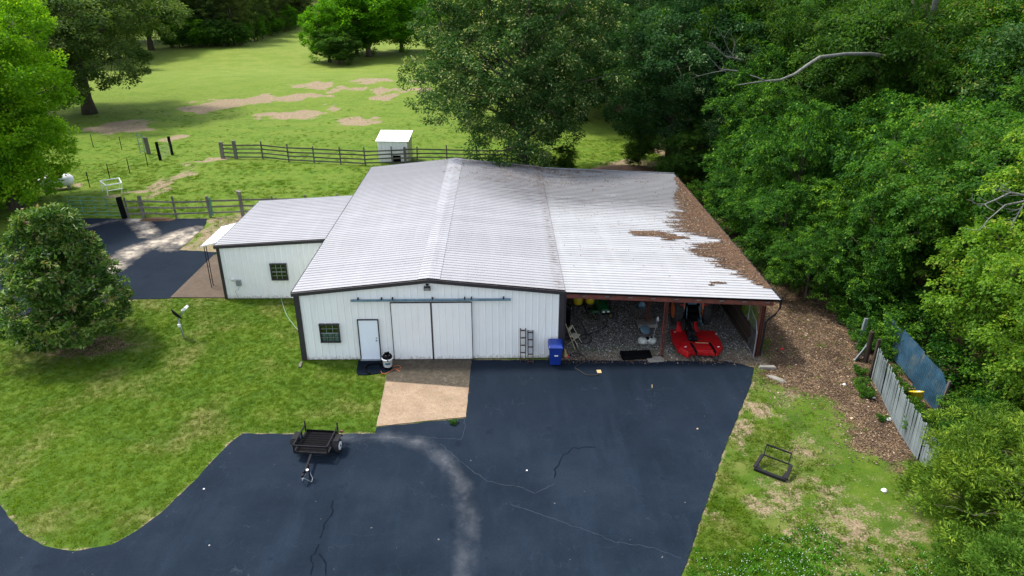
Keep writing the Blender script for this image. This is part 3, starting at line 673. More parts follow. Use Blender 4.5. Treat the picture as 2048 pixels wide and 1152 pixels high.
# walk door
d = part('door', MB().box((-6.115, BY0-.07, 1.09), (.88, .05, 2.02)), M['doorw'], barn, bevel=.01)
link('door_frame', MB().box((-6.58, BY0-.08, 1.09), (.04, .07, 2.1)).box((-5.65, BY0-.08, 1.09), (.04, .07, 2.1)).box((-6.115, BY0-.08, 2.13), (.97, .07, .04)).mesh('door_frame', M['trim']), d)
link('handle', MB().cyl((-5.78, BY0-.1, 1.08), (-5.78, BY0-.17, 1.08), .035, n=10).cyl((-5.78, BY0-.1, 1.2), (-5.78, BY0-.13, 1.2), .03, n=10).mesh('handle', M['grey']), d)
link('threshold', MB().box((-6.115, BY0-.12, .06), (.95, .16, .04)).mesh('threshold', M['grey']), d)
def window(x0, x1, z0, z1, y, jugs=False):
    w_, h = x1-x0, z1-z0; cx, cz = (x0+x1)/2, (z0+z1)/2; yf = y-.09; mb = MB()
    for zz in (z0, z1): mb.box((cx, yf+.02, zz), (w_+.08, .12, .06))
    for xx in (x0, x1): mb.box((xx, yf+.02, cz), (.06, .12, h-.06))
    o = part('window', mb, M['trim'], barn)
    mb = MB().box((cx, yf+.005, cz), (w_-.06, .04, .035))
    for i in (1, 2): mb.box((x0+w_*i/3, yf+.012, cz), (.014, .02, h-.06))
    for zz in (z0+h*.25, z0+h*.75): mb.box((cx, yf+.0135, zz), (w_-.06, .02, .014))
    link('sash', mb.mesh('sash', M['grey']), o)
    link('backing', MB().box((cx, y-.032, cz), (w_, .008, h)).mesh('backing', M['dark_room']), o)
    link('pane', MB().box((cx, yf+.03, z0+h*.75), (w_-.06, .006, h/2-.05)).mesh('pane', M['glass']), o)
    link('pane', MB().box((cx, yf+.03, z0+h*.25), (w_-.06, .006, h/2-.05)).mesh('pane', M['glass']), o)
    if jugs:
        for i in range(3):
            for k in range(2): link('jug', MB().lathe([(.05, -.10), (.11, -.08), (.11, .04), (.05, .09)], 12, (0, 0, 0)).mesh('jug', M['jug'], True), o, (x0+w_*(i+.5)/3, y-.045, z0+h*(.13+.24*k))).scale = (1, .16, .85)
    return o
window(-8.33, -7.47, 1.0, 1.9, BY0, True); window(-12.55, -11.72, 1.18, 2.1, AY0)
# flood light
fl = part('flood_light', MB().box((-3.31, BY0-.17, 3.72), (.3, .14, .17), (R(25), 0, 0)).box((-3.31, BY0-.07, 3.86), (.12, .12, .06)), M['dark_steel'], barn, bevel=.012)
link('lens', MB().box((-3.31, BY0-.245, 3.69), (.25, .01, .12), (R(25), 0, 0)).mesh('lens', M['grey']), fl)
# meter boxes on annex
part('junction_box', MB().box((-14.42, AY0-.08, 1.0), (.26, .12, .34)).tube([(-14.42, AY0-.06, .83), (-14.5, AY0-.06, .6), (-14.7, AY0-.06, .5), (-14.6, AY0-.05, .1)], .012), M['grey'], barn, bevel=.02)
part('vent_cap', MB().cyl((-14.72, AY0-.03, 1.22), (-14.72, AY0-.14, 1.22), .12, .10, 14), M['white'], barn, True)
# awning on the annex side
aw = part('awning', MB().add([(-16.75, 37.3, 2.62), (-15.4, 37.3, 2.95), (-15.4, 40.6, 2.95), (-16.75, 40.6, 2.62), (-16.75, 37.3, 2.58), (-15.4, 37.3, 2.91), (-15.4, 40.6, 2.91), (-16.75, 40.6, 2.58)],
    [(0, 1, 2, 3), (7, 6, 5, 4), (0, 4, 5, 1), (1, 5, 6, 2), (2, 6, 7, 3), (3, 7, 4, 0)]), M['white'], barn)
for i in range(8): link('rib', MB().bar((-16.76, 37.34+i*.46, 2.635), (-15.42, 37.34+i*.46, 2.965), .03, .03).mesh('rib', M['white']), aw)
mb = MB()
for y in (37.45, 37.72): mb.bar((-16.62, y, .05), (-16.62, y, 2.6), .035)
for z in (.5, 1.3, 2.1): mb.bar((-16.62, 37.45, z), (-16.62, 37.72, z), .02)
part('awning_post', mb, M['dark_steel'], barn)
mb = MB()
for y in (40.2, 40.47): mb.bar((-16.62, y, .05), (-16.62, y, 2.6), .035)
part('awning_post', mb, M['dark_steel'], barn)
# carport steel
lz = lambda x: EZ-.01+(LZ1-EZ+.01)*(x-BX1)/(LX1-BX1)
def beamx(y, dz, h=.2, nm='beam'):
    a, b = (BX1+.1, y, lz(BX1)-dz), (LX1-.25, y, lz(LX1)-dz)
    mb = MB().bar(a, b, .02, h)
    for s_ in (-1, 1): mb.bar((a[0], y, a[2]+s_*h/2), (b[0], y, b[2]+s_*h/2), .10, .018)
    return part(nm, mb, M['red_steel'], barn)
for y in (LY0+.02, 32.5, 36.5, 40.5, 44.5, 48.5): beamx(y, .22)
for i in range(7):
    x = BX1+1+i*1.45; part('purlin', MB().bar((x, LY0+.05, lz(x)-.07), (x, LY1-.1, lz(x)-.07), .06, .07), M['red_steel'], barn)
for i in range(9):   # little sheet clips on the front beam
    x = 3.75+i*1.05; part('beam_clip', MB().box((x, LY0-.045, lz(x)-.17), (.2, .05, .025), (0, 0, .1)), M['grey'], barn)
def post(x, y, zt, w_=.14):
    mb = MB().bar((x, y, .02), (x, y, zt), .012, w_)
    for s_ in (-1, 1): mb.bar((x+s_*w_/2, y, .02), (x+s_*w_/2, y, zt), .014, w_, up=(0, 1, 0))
    return part('post', mb, M['red_steel'], barn)
post(7.55, LY0+.02, lz(7.55)-.34); post(12.02, LY0-.0, lz(12.0)-.34, .2); post(7.5, 32.5, lz(7.5)-.34, .16)
for y in (36.5, 40.5, 44.5, 48.5): post(7.5, y, lz(7.5)-.34); post(12.2, y, lz(12.2)-.34)
post(12.2, 32.5, lz(12.2)-.34)
part('footing', MB().box((7.5, 32.45, .07), (1.0, .62, .22)), M['conc'], barn, bevel=.02)
part('footing', MB().box((7.2, LY0-.25, .02), (.75, .5, .10), (0, 0, .1)), M['conc'], barn, bevel=.02)
# plank side of the carport
W = link('plank_side', MB().box((12.02, 31, .6), (.1, .1, 1.3)).mesh('plank_side', M['post']), barn)
r_ = random.Random(5)
for k in range(7):
    for a, b in ((29.15, 34.0), (34.03, 39.0), (39.03, 44.0), (44.03, 49.8)):
        link('plank', MB().box((0, 0, 0), (.04, b-a, .155)).mesh('plank', M['plank']), W, (11.93+r_.uniform(-.012, .012), (a+b)/2, .13+k*.17), (0, r_.uniform(-.05, .05), r_.uniform(-.002, .002)))
# gutter and downspout
gu = part('gutter', MB().box((LX1+.05, (LY0+LY1)/2, LZ1-.05), (.12, LY1-LY0+.1, .10)), M['dark_steel'], barn)
link('downspout', MB().tube([(LX1+.05, LY0-.05, LZ1-.1), (LX1+.05, LY0-.05, LZ1-.45), (LX1-.15, LY0-.1, LZ1-.75), (12.3, LY0-.13, 2.05), (12.18, LY0-.13, 1.9), (12.16, LY0-.13, .15)], .05, 8).mesh('downspout', M['dark_steel']), gu)

# ---------------------------------------------------------------- debris on the carport roof
def roof_debris():
    vs = []; fs = []; leaf = []
    rr = random.Random(11); pit = .305
    y = 30.2; wv = .25
    while y < 49.6:
        t = (y-30)/19
        base = float(np.interp(y, [30, 30.8, 31.8, 33.2, 34.6, 35.9, 36.3, 36.8, 37.2, 38.5, 40, 42, 44, 46, 47, 49.6], [.35, .7, 1.3, 1.9, 2.6, 2.2, .6, .6, 2.0, 2.9, 2.3, 1.9, 1.5, .9, .5, .2]))
        for s_ in range(2):
            L = max(.1, base*rr.uniform(.72, 1.28)); yw = pit/2
            n = max(3, int(L/.12)); o = len(vs)
            for i in range(n+1):
                x = LX1-.02-L*i/n; wf = math.sqrt(max(0, 1-(i/n)**3))*.5+.02
                z = lz(x)+.045*(1-(i/n)**2)
                for q in (-1, 0, 1):
                    vs.append((x+rr.uniform(-.03, .03), y+yw*(.5+q*wf*1.2), z+(.03+rr.uniform(0, .03) if q == 0 else .01)*(1-(i/n)**4)))
            for i in range(n):
                for q in range(2): fs.append((o+3*i+q, o+3*i+q+1, o+3*i+4+q, o+3*i+3+q))
            for _ in range(int(L*34)): 
                x = LX1-rr.random()*L; leaf.append((x, y+rr.uniform(0, yw), lz(x)+.05+rr.uniform(0, .04)))
            y += yw
    # separate heap in the middle of the roof
    for cx, cy, lx, ly in ((8.5, 37.3, 2.5, 1.0), (9.6, 36.9, 1.7, .55), (9.2, 36.4, .9, .12), (7.9, 37.1, .7, .3), (10.3, 30.7, .8, .15), (9.9, 30.4, .3, .12)):
        o = len(vs); n = 22
        vs.append((cx, cy, lz(cx)+.10))
        for i in range(n):
            a = 2*math.pi*i/n; k = rr.uniform(.75, 1.2); x = cx+lx/2*k*math.cos(a); vs.append((x, cy+ly/2*k*math.sin(a), lz(x)+.02))
        for i in range(n): fs.append((o, o+1+i, o+1+(i+1) % n))
        for _ in range(int(160*lx*ly)): x = cx+rr.uniform(-.5, .5)*lx; leaf.append((x, cy+rr.uniform(-.5, .5)*ly, lz(x)+.08))
    me = bpy.data.meshes.new('leaf_debris'); me.from_pydata(vs, [], fs); me.update(); me.materials.append(M['dirty'])
    tag(link('leaf_debris', me), 'brown leaf debris piled along the carport roof edge', 'leaf debris', kind='stuff')
    for _ in range(900):    # loose leaves further up the roof and under the oak
        x = rr.uniform(3.0, 12.4); y = 30+19.8*rr.random()**.45; leaf.append((x, y, lz(x)+.035))
    for _ in range(500):
        x = rr.uniform(-3, 3.2); y = 50.6-6*rr.random()**2; leaf.append((x, y, gable(min(x, 2.8))+.10))
    for _ in range(420):     # little drifts caught on the ribs at the far end
        cx = rr.gauss(3.0, 3.2); cy = 50.4-5.0*rr.random()**2.2
        if not -4 < cx < 12.3: continue
        cy = round(cy/.305)*.305+.15
        for _ in range(rr.randint(3, 16)):
            x = cx+rr.gauss(0, .28); y = cy+rr.uniform(-.08, .08); leaf.append((x, y, (gable(x)+.10) if x < 2.8 else lz(min(x, 12.6))+.035))
    return leaf
roof_leaves = roof_debris()

# ---------------------------------------------------------------- instanced stuff (geometry nodes)
def scatter(name, pts, tmpl, mat_label, smin=.7, smax=1.3, tilt=.15, kind='stuff', label=None, cat=None, vscale=None):
    me = bpy.data.meshes.new(name); me.vertices.add(len(pts)); me.vertices.foreach_set('co', np.asarray(pts, np.float32).ravel()); me.update()
    o = tag(link(name, me), label, cat, kind=kind)
    ng = bpy.data.node_groups.new(name, 'GeometryNodeTree')
    ng.interface.new_socket('Geometry', in_out='INPUT', socket_type='NodeSocketGeometry'); ng.interface.new_socket('Geometry', in_out='OUTPUT', socket_type='NodeSocketGeometry')
    i = ng.nodes.new('NodeGroupInput'); ou = ng.nodes.new('NodeGroupOutput'); mp = ng.nodes.new('GeometryNodeMeshToPoints')
    ip = ng.nodes.new('GeometryNodeInstanceOnPoints'); oi = ng.nodes.new('GeometryNodeObjectInfo'); oi.inputs[0].default_value = tmpl
    rv = ng.nodes.new('FunctionNodeRandomValue'); rv.data_type = 'FLOAT_VECTOR'; rv.inputs[0].default_value = (-tilt, -tilt, 0); rv.inputs[1].default_value = (tilt, tilt, 6.283)
    rs = ng.nodes.new('FunctionNodeRandomValue'); rs.data_type = 'FLOAT'; rs.inputs[2].default_value = smin; rs.inputs[3].default_value = smax; rs.inputs['Seed'].default_value = 5
    L = ng.links; L.new(i.outputs[0], mp.inputs[0]); L.new(mp.outputs[0], ip.inputs[0]); L.new(oi.outputs['Geometry'], ip.inputs['Instance'])
    L.new(rv.outputs[0], ip.inputs['Rotation']); L.new(rs.outputs[1], ip.inputs['Scale']); L.new(ip.outputs[0], ou.inputs[0])
    md = o.modifiers.new('scatter', 'NODES'); md.node_group = ng; return o
def template(name, mb, mat):
    return bpy.data.objects.new(name, mb.mesh(name, mat))
def tuft(n, r, h, w_, lean, seed):
    rr = random.Random(seed); mb = MB()
    for _ in range(n):
        a = rr.random()*6.283; q = r*math.sqrt(rr.random()); x, y = q*math.cos(a), q*math.sin(a)
        b = rr.random()*6.283; hh = h*rr.uniform(.5, 1.1); lx, ly = lean*hh*math.cos(b), lean*hh*math.sin(b); s_ = (-math.sin(b)*w_/2, math.cos(b)*w_/2)
        mb.add([(x-s_[0], y-s_[1], 0), (x+s_[0], y+s_[1], 0), (x+lx, y+ly, hh)], [(0, 1, 2)])
    return mb
T_lawn = template('lawn_tuft', tuft(22, .085, .04, .016, 1.3, 1), M['lawn_blades'])
T_past = template('pasture_tuft', tuft(26, .22, .09, .03, 1.4, 2), M['past_blades'])
T_clov = template('clover_tuft', tuft(20, .10, .07, .05, 1.1, 3), M['clover'])
T_leaf = template('dead_leaf', MB().add([(-.055, 0, .012), (0, .03, 0), (.055, 0, .018), (0, -.03, .004)], [(0, 3, 1), (1, 3, 2)]), M['dead_leaf'])
T_rleaf = template('roof_leaf', MB().add([(-.045, 0, .012), (0, .02, 0), (.045, 0, .018), (0, -.02, .004)], [(0, 3, 1), (1, 3, 2)]), M['dead_leaf'])
T_stone = template('stone', MB().add([(-.02, -.012, 0), (.018, -.016, 0), (.022, .012, 0), (-.014, .018, 0), (0, 0, .022)], [(0, 1, 4), (1, 2, 4), (2, 3, 4), (3, 0, 4)]), M['stone'])
T_flow = template('clover_flower', MB().lathe([(.004, .0), (.016, .01), (.012, .028), (.002, .034)], 5), M['flower'])
def rect(x0, x1, y0, y1, dens):
    n = int((x1-x0)*(y1-y0)*dens); return np.stack([rng.uniform(x0, x1, n), rng.uniform(y0, y1, n)], 1)
BFOOT = [(BX0, BY0), (BX1, BY0), (BX1, BY1), (BX0, BY1)]; AFOOT = [(AX0-.1, AY0), (BX0, AY0), (BX0, AY1), (AX0-.1, AY1)]
def free(P, m=.04):
    return (sdf(P, DRIVE) < -m) & (sdf(P, BACK) < -m) & (sdf(P, SLAB) < -m) & (sdf(P, BFOOT) < 0) & (sdf(P, AFOOT) < 0) & (sdf(P, PAD) < 0) & (sdf(P, GRAVEL) < 0)
P = np.concatenate([rect(-31, -1.2, 13, 36.2, 75), rect(-31, -24, 36, 50, 30)]); P = P[free(P, -.03)]
d_, l_, g_, p_ = masks(P); P = P[rng.random(len(P)) > np.clip(d_*1.0+l_*1.2, 0, .97)]
scatter('lawn_grass', np.column_stack([P, P[:, 0]*0]), T_lawn, '', label='short mown lawn grass', cat='grass')
P = rect(5.5, 17.5, 12, 38, 85); P = P[free(P)]; d_, l_, g_, p_ = masks(P)
k = d_*.8+l_*1.0+.30-vnoise(P, .9, 4)*.9; keep = rng.random(len(P)) > np.clip(k, 0, .985); P = P[keep]
scatter('weedy_grass', np.column_stack([P, P[:, 0]*0]), T_lawn, '', .8, 1.8, .3, label='patchy weedy grass beside the driveway', cat='grass')
P = rect(5.5, 17, 12, 27, 80); P = P[free(P)]; d_, l_, g_, p_ = masks(P)
k = vnoise(P, .7, 9)*.8+np.clip((19.0-P[:, 1])/4, -.6, 1.2)-d_*.8-l_*.8; P = P[k > .15+rng.random(len(P))*.7]
scatter('clover_patch', np.column_stack([P, P[:, 0]*0]), T_clov, '', .7, 1.3, .3, label='dark green clover patches', cat='clover')
F = P[rng.random(len(P)) < .7]; F = F+rng.normal(0, .06, F.shape)
scatter('clover_flowers', np.column_stack([F, F[:, 0]*0+.05]), T_flow, '', .4, .9, .2, label='tiny white clover flowers', cat='flowers')
P = np.concatenate([rect(-46, 12, 43.9, 66, 12), rect(-50, 14, 66, 95, 3.5), rect(2, 16, 51, 75, 8)]); P = P[free(P)]; P = P[rng.random(len(P)) > np.clip((P[:, 1]-60)/40, 0, 1)]
d_, l_, g_, p_ = masks(P); nn = vnoise(P, .35, 2); P = P[(rng.random(len(P)) > np.clip(d_*1.1+l_, 0, .96)) & (rng.random(len(P)) < np.clip(.62+nn*.9, .12, 1))]
scatter('pasture_grass', np.column_stack([P, hgt(P[:, 0], P[:, 1])]), T_past, '', .5, 1.25, .25, label='rough green pasture grass', cat='grass')
P = np.concatenate([rect(10.5, 18, 21, 42, 150), rect(12.5, 22, 30, 52, 40), rect(7, 16, 14, 30, 14)]); P = P[free(P, .0) | ((sdf(P, DRIVE) > -.3) & (rng.random(len(P)) < .03))]; d_, l_, g_, p_ = masks(P)
P = P[rng.random(len(P)) < np.clip(l_+.10, 0, 1)]
P = np.concatenate([P, rng.normal((-20.0, 30.3), (1.6, .7), (260, 2)), rng.normal((-17.5, 45.2), (1.3, .4), (200, 2)), np.column_stack([rng.uniform(11.5, 12.8, 200), rng.uniform(27.5, 29, 200)])])
scatter('leaf_litter', np.column_stack([P, P[:, 0]*0+.02]), T_leaf, '', .4, 1.05, .5, label='brown fallen leaf litter', cat='leaf litter')
P = rect(2.9, 12.2, 28.6, 42, 230); P = P[sdf(P, GRAVEL) > .05]
scatter('gravel', np.column_stack([P, P[:, 0]*0+.0]), T_stone, '', .6, 1.7, .4, label='grey gravel under the carport roof', cat='gravel')
P = np.concatenate([rng.normal((3.7, 28.95), (.9, .25), (500, 2)), rng.normal((6.8, 28.9), (.9, .2), (350, 2)), rng.normal((10.5, 28.8), (1.1, .25), (500, 2))])
P = P[sdf(P, GRAVEL) > -.25]
scatter('leaf_drift', np.column_stack([P, P[:, 0]*0+.04]), T_rleaf, '', .6, 1.2, .5, label='brown leaves drifted along the gravel edge', cat='leaf litter')
scatter('roof_leaves', np.array(roof_leaves), T_rleaf, '', .5, 1.4, .4, label='dead leaves lying on the carport roof', cat='leaf litter')

# ---------------------------------------------------------------- trees
def norm(a): return a/np.maximum(np.linalg.norm(a, axis=-1, keepdims=True), 1e-9)
def leaf_mesh(name, cen, cdir, crad, per, size, mat, seed, droop=.3, flat=.7, wr=.55, upb=.7, jit=.6, hi=.15, spray=0):
    r_ = np.random.default_rng(seed); n = len(cen)*per
    c = np.repeat(cen, per, 0); cd = np.repeat(cdir, per, 0); cr = np.repeat(crad, per)[:, None]
    d = norm(r_.normal(size=(n, 3))+cd*.9+np.array([0, 0, .25]))
    p = c+d*cr*(r_.random((n, 1))**.45)*np.array([1, 1, flat])
    if spray:
        h_ = norm(cd*np.array([1, 1, .35])+r_.normal(size=(len(cen), 3)).repeat(per, 0)*.35); u_ = r_.random((n, 1))*2-.7; p = c+d*cr*(r_.random((n, 1))**.5)*np.array([1, 1, flat])*(1.15-.45*u_)+h_*cr*u_*spray-np.array([0, 0, 1])*cr*np.maximum(u_, 0)**2*.45
    a = norm(d*np.array([1, 1, .3])+r_.normal(size=(n, 3))*jit-np.array([0, 0, droop]))
    nn = norm(np.array([0, 0, upb])+d*.5+r_.normal(size=(n, 3))*.45)
    s_ = norm(np.cross(a, nn)); up = np.cross(s_, a)
    L = size*r_.uniform(.65, 1.3, (n, 1)); W = L*wr
    v0 = p; v1 = p+a*L*.5+s_*W*.5+up*L*.08; v2 = p+a*L-up*L*.06; v3 = p+a*L*.5-s_*W*.5+up*L*.08
    V = np.stack([v0, v1, v2, v3], 1).reshape(-1, 3); b = np.arange(n)*4
    T = np.stack([b, b+1, b+2, b, b+2, b+3], 1).reshape(-1, 3)
    me = bpy.data.meshes.new(name); me.vertices.add(len(V)); me.vertices.foreach_set('co', V.astype(np.float32).ravel())
    me.loops.add(T.size); me.loops.foreach_set('vertex_index', T.ravel().astype(np.int32))
    me.polygons.add(len(T)); me.polygons.foreach_set('loop_start', np.arange(0, T.size, 3, dtype=np.int32)); me.update(calc_edges=True)
    ct = np.repeat(r_.random(len(cen)), per); t = np.clip(ct*.6+r_.random(n)*.4+(r_.random(n) < hi*.2)*.4, 0, 1)
    at = me.attributes.new('tint', 'FLOAT', 'FACE'); at.data.foreach_set('value', np.repeat(t, 2).astype(np.float32))
    me.materials.append(mat); return me
def crown_pts(seed, R_, z0, z1, nl, nc, cr, prof='round', lobe=.36, base_in=.0):
    r_ = np.random.default_rng(seed); hz = (z1-z0)/2; cz = (z0+z1)/2
    lob = []; lr = []
    while len(lob) < nl:
        d = r_.normal(size=3); d /= np.linalg.norm(d); q = r_.uniform(.38, .86)
        p = np.array([d[0]*R_*q, d[1]*R_*q, d[2]*hz*q])
        t = (p[2]+hz)/(2*hz)
        if prof == 'cone':
            k = 1.08-t; rad = math.hypot(p[0], p[1])
            if rad > R_*k*.76: continue
        if prof == 'dome' and p[2] < -hz*.45: continue
        if lob and min(np.linalg.norm((p-l)/np.array([1, 1, hz/R_])) for l in lob) < R_*(.26 if nl > 24 else .33): continue
        lob.append(p); lr.append(R_*lobe*r_.uniform(.75, 1.2)*(1.1-.55*t if prof == 'cone' else 1))
    lob = np.array(lob); lr = np.array(lr); P_ = []; D_ = []
    tries = 0
    while len(P_) < nc and tries < nc*30:
        tries += 1
        i = r_.integers(len(lob)); d = r_.normal(size=3); d /= np.linalg.norm(d)
        if d[2] < -.5 and r_.random() < .5: continue
        p = lob[i]+d*lr[i]*r_.uniform(.75, 1.08)*np.array([1, 1, .8])
        ins = ((np.linalg.norm((p-lob)/np.array([1, 1, .8]), axis=1)/lr) < .72).sum()
        if ins and r_.random() < .8: continue
        P_.append(p); D_.append(d)
    P_ = np.array(P_); P_[:, 2] += cz; lob[:, 2] += cz
    return P_, np.array(D_), np.full(len(P_), cr)*r_.uniform(.7, 1.3, len(P_)), lob, lr
def branches(seed, lob, cl, tr, ztrunk, htop, twigs=2, nside=7, lean=(0, 0)):
    r_ = random.Random(seed); mb = MB()
    pts = []; rad = []; n = 8; top = Vector((lean[0], lean[1], htop))
    for i in range(n+1):
        t = i/n; pts.append(Vector((top.x*t+r_.uniform(-.1, .1)*t*tr*3, top.y*t+r_.uniform(-.1, .1)*t*tr*3, htop*t-.1*(i == 0)))); rad.append(tr*(1.35 if i == 0 else 1)*(1-.75*t))
    mb.tube(pts, rad, 10)
    for l in lob:
        l = Vector(l); zt = ztrunk+(htop-ztrunk)*max(0, min(.95, (l.z-ztrunk)/(htop*1.1-ztrunk)))*.75
        i = zt/htop; s_ = Vector((top.x*i, top.y*i, zt)); mid = s_.lerp(l, .5)+Vector((r_.uniform(-.3, .3), r_.uniform(-.3, .3), (l-s_).length*.08))
        rb = tr*.34*(1-.4*i)
        mb.tube([s_, s_.lerp(mid, .55)+Vector((0, 0, -.05)), mid, mid.lerp(l, .6), l], [rb, rb*.8, rb*.62, rb*.45, rb*.28], 6)
        near = sorted(range(len(cl)), key=lambda k: (Vector(cl[k])-l).length)[:30]
        for k in r_.sample(near, min(twigs, len(near))):
            q = Vector(cl[k]); mb.tube([l, l.lerp(q, .5)+Vector((0, 0, .1)), q], [rb*.28, rb*.18, .012], 4)
    return mb
def make_tree(name, seed, R_, z0, z1, nl, nc, cr, per, size, lm_, trunk_r, bark, prof='round', **kw):
    bk = {k: kw.pop(k) for k in ('lobe',) if k in kw}; tw = kw.pop('twigs', 2)
    P_, D_, cr_, lob, lr = crown_pts(seed, R_, z0, z1, nl, nc, cr, prof, **bk)
    me = leaf_mesh('crown', P_, D_, cr_, per, size, lm_, seed+50, **kw)
    tm = branches(seed, lob, P_, trunk_r, z0*.7+.3, z0+(z1-z0)*.78, tw).mesh('trunk', bark, True)
    root = bpy.data.objects.new(name, None); link('trunk', tm, root); link('crown', me, root)
    for c_ in root.children: pass
    return root
def place(proto, name, label, x, y, rz=0, s=1.0, group=None, leaf=None, cat='tree', z=None):
    r = bpy.data.objects.new(name, None); C.objects.link(r); r.location = (x, y, float(hgt(x, y)) if z is None else z); r.rotation_euler = (0, 0, rz); r.scale = (s,)*3 if isinstance(s, (int, float)) else s
    tag(r, label, cat, group)
    for ch in proto.children:
        c = ch.copy(); C.objects.link(c); c.parent = r
        if leaf and ch.name.startswith('crown'): c.material_slots[0].link = 'OBJECT'; c.material_slots[0].material = leaf
    return r
def drop(proto):
    for c in list(proto.children): bpy.data.objects.remove(c)
    bpy.data.objects.remove(proto)
B = M['bark']
p_big = make_tree('oak_big', 21, 8.0, .6, 18.5, 40, 1500, .72, 92, .225, LG['oak'], .55, B, lobe=.30, droop=.35, hi=.9, wr=.42)
p_oak = make_tree('oak_mid', 22, 7.6, 1.0, 17, 26, 760, .85, 112, .26, LG['oak2'], .5, B, lobe=.33, droop=.3, wr=.5)
p_oak2 = make_tree('oak_mid2', 23, 6.6, 1.5, 19, 24, 620, .75, 112, .25, LG['oak2'], .45, B, spray=1.2, lobe=.34, droop=.4, wr=.45)
p_lime = make_tree('lime', 24, 6.6, -.6, 17, 36, 1500, .62, 70, .21, LG['lime'], .45, B, lobe=.3, droop=.1, wr=.6)
p_map = make_tree('maple', 25, 4.3, .6, 9.5, 26, 560, .36, 64, .19, LG['maple'], .14, B, spray=1.7, lobe=.27, droop=.45, flat=.35, wr=.5, upb=1.2, jit=.4)
p_map2 = make_tree('maple2', 26, 4.8, .3, 8.2, 26, 560, .36, 64, .19, LG['maple'], .13, B, spray=1.9, lobe=.27, droop=.45, flat=.35, wr=.5, upb=1.2, jit=.4)
p_near = make_tree('near', 27, 4.6, .6, 12.5, 32, 920, .38, 76, .155, LG['near'], .2, B, spray=1.4, lobe=.28, droop=.5, flat=.5, wr=.62, upb=1.0, jit=.5)
p_bush = make_tree('bush', 28, 1.5, .0, 2.2, 9, 150, .28, 45, .12, LG['maple'], .04, B, lobe=.36, droop=.2)
p_mag = make_tree('magnolia', 29, 3.6, .5, 7.5, 34, 900, .27, 34, .225, LG['magnolia'], .16, B, prof='cone', lobe=.34, droop=-.1, wr=.4, jit=.7, upb=.6)
p_ced = make_tree('cedar', 30, 2.9, .0, 5.0, 24, 900, .34, 62, .15, LG['cedar'], .12, B, lobe=.34, droop=-.5, wr=.26, jit=.5, upb=.3)
p_field = make_tree('field', 31, 5.6, .9, 13, 22, 430, .85, 65, .36, LG['field'], .35, B, lobe=.33, droop=.1, wr=.6)
def pine_proto(seed, Hh=17, R_=3.1):
    r_ = np.random.default_rng(seed); P_ = []; D_ = []
    z = 2.5
    mb = MB(); mb.tube([(0, 0, -.1), (.05, 0, Hh*.5), (0, .05, Hh)], [.2, .14, .03], 7)
    while z < Hh:
        t = (z-2.5)/(Hh-2.5); rr = R_*(1-t)**.75*(.6+.4*min(1, t*5))+.25
        for k in range(5):
            a = r_.uniform(0, 6.283); q = rr*r_.uniform(.7, 1.1)
            for u in (.45, .75, 1.0): P_.append((q*u*math.cos(a), q*u*math.sin(a), z-.12*q*u+.25*u)); D_.append((math.cos(a), math.sin(a), .1))
            if t < .5 or k == 0: mb.tube([(0, 0, z), (q*math.cos(a), q*math.sin(a), z-.1*q+.2)], [.04, .015], 4)
        z += .62
    P_ = np.array(P_); me = leaf_mesh('crown', P_, np.array(D_), r_.uniform(.35, .6, len(P_)), 42, .34, LG['pine'], seed, droop=-.1, flat=.4, wr=.2, jit=.5)
    root = bpy.data.objects.new('pine', None); link('trunk', mb.mesh('trunk', M['bark']), root); link('crown', me, root); return root
p_pine = pine_proto(41); p_pine2 = pine_proto(42, 19, 2.6)

def at(px, Y): return PY(px, 400, Y)[0]*1.0
# named individual trees
place(p_big, 'oak_tree', 'big grey green oak growing right behind the barn roof', 1.9, 58.5, .6, (1.14, 1.1, 1.0))
bx, by = G(60, 440)
place(p_lime, 'lime_green_tree', 'huge bright lime green tree at the left edge', -37.1, 52.7, 1.0, 1.05)
ox, oy = G(173, 232)
place(p_oak, 'oak_tree', 'broad dark oak standing in the pasture behind the lime green tree', ox+.5, oy, 2.0, (1.42, 1.42, 1.12), leaf=LG['oak_light'])
place(p_mag, 'magnolia_tree', 'dense cone shaped magnolia on the front lawn', -20.7, 30.9, .4, (1.04, 1.04, .95))
x, y, z = GT(748, 113); place(p_field, 'field_tree', 'large round bright green tree in the middle of the pasture', x-1, y, .5, (1.5, 1.5, 1.15))
x, y, z = GT(800, 108); place(p_field, 'field_tree', 'bright green tree touching the right side of the pasture tree clump', x, y+3, 2.9, (1.2, 1.2, 1.02))
x, y, z = GT(655, 127); place(p_field, 'field_tree', 'smaller pointed tree at the left of the pasture tree clump', x, y+2, 1.5, (.85, .85, .88))
x, y, z = GT(668, 127); place(p_field, 'field_tree', 'low dull green tree in front of the pasture tree clump', x+1.2, y-1, 3.5, (.8, .8, .5), leaf=LG['oak2'])
x, y, z = GT(705, 118); place(p_field, 'field_tree', 'darker tree hidden between the pasture clump trees', x, y+5, 4.0, (1.0, 1.0, .9), leaf=LG['oak2'])
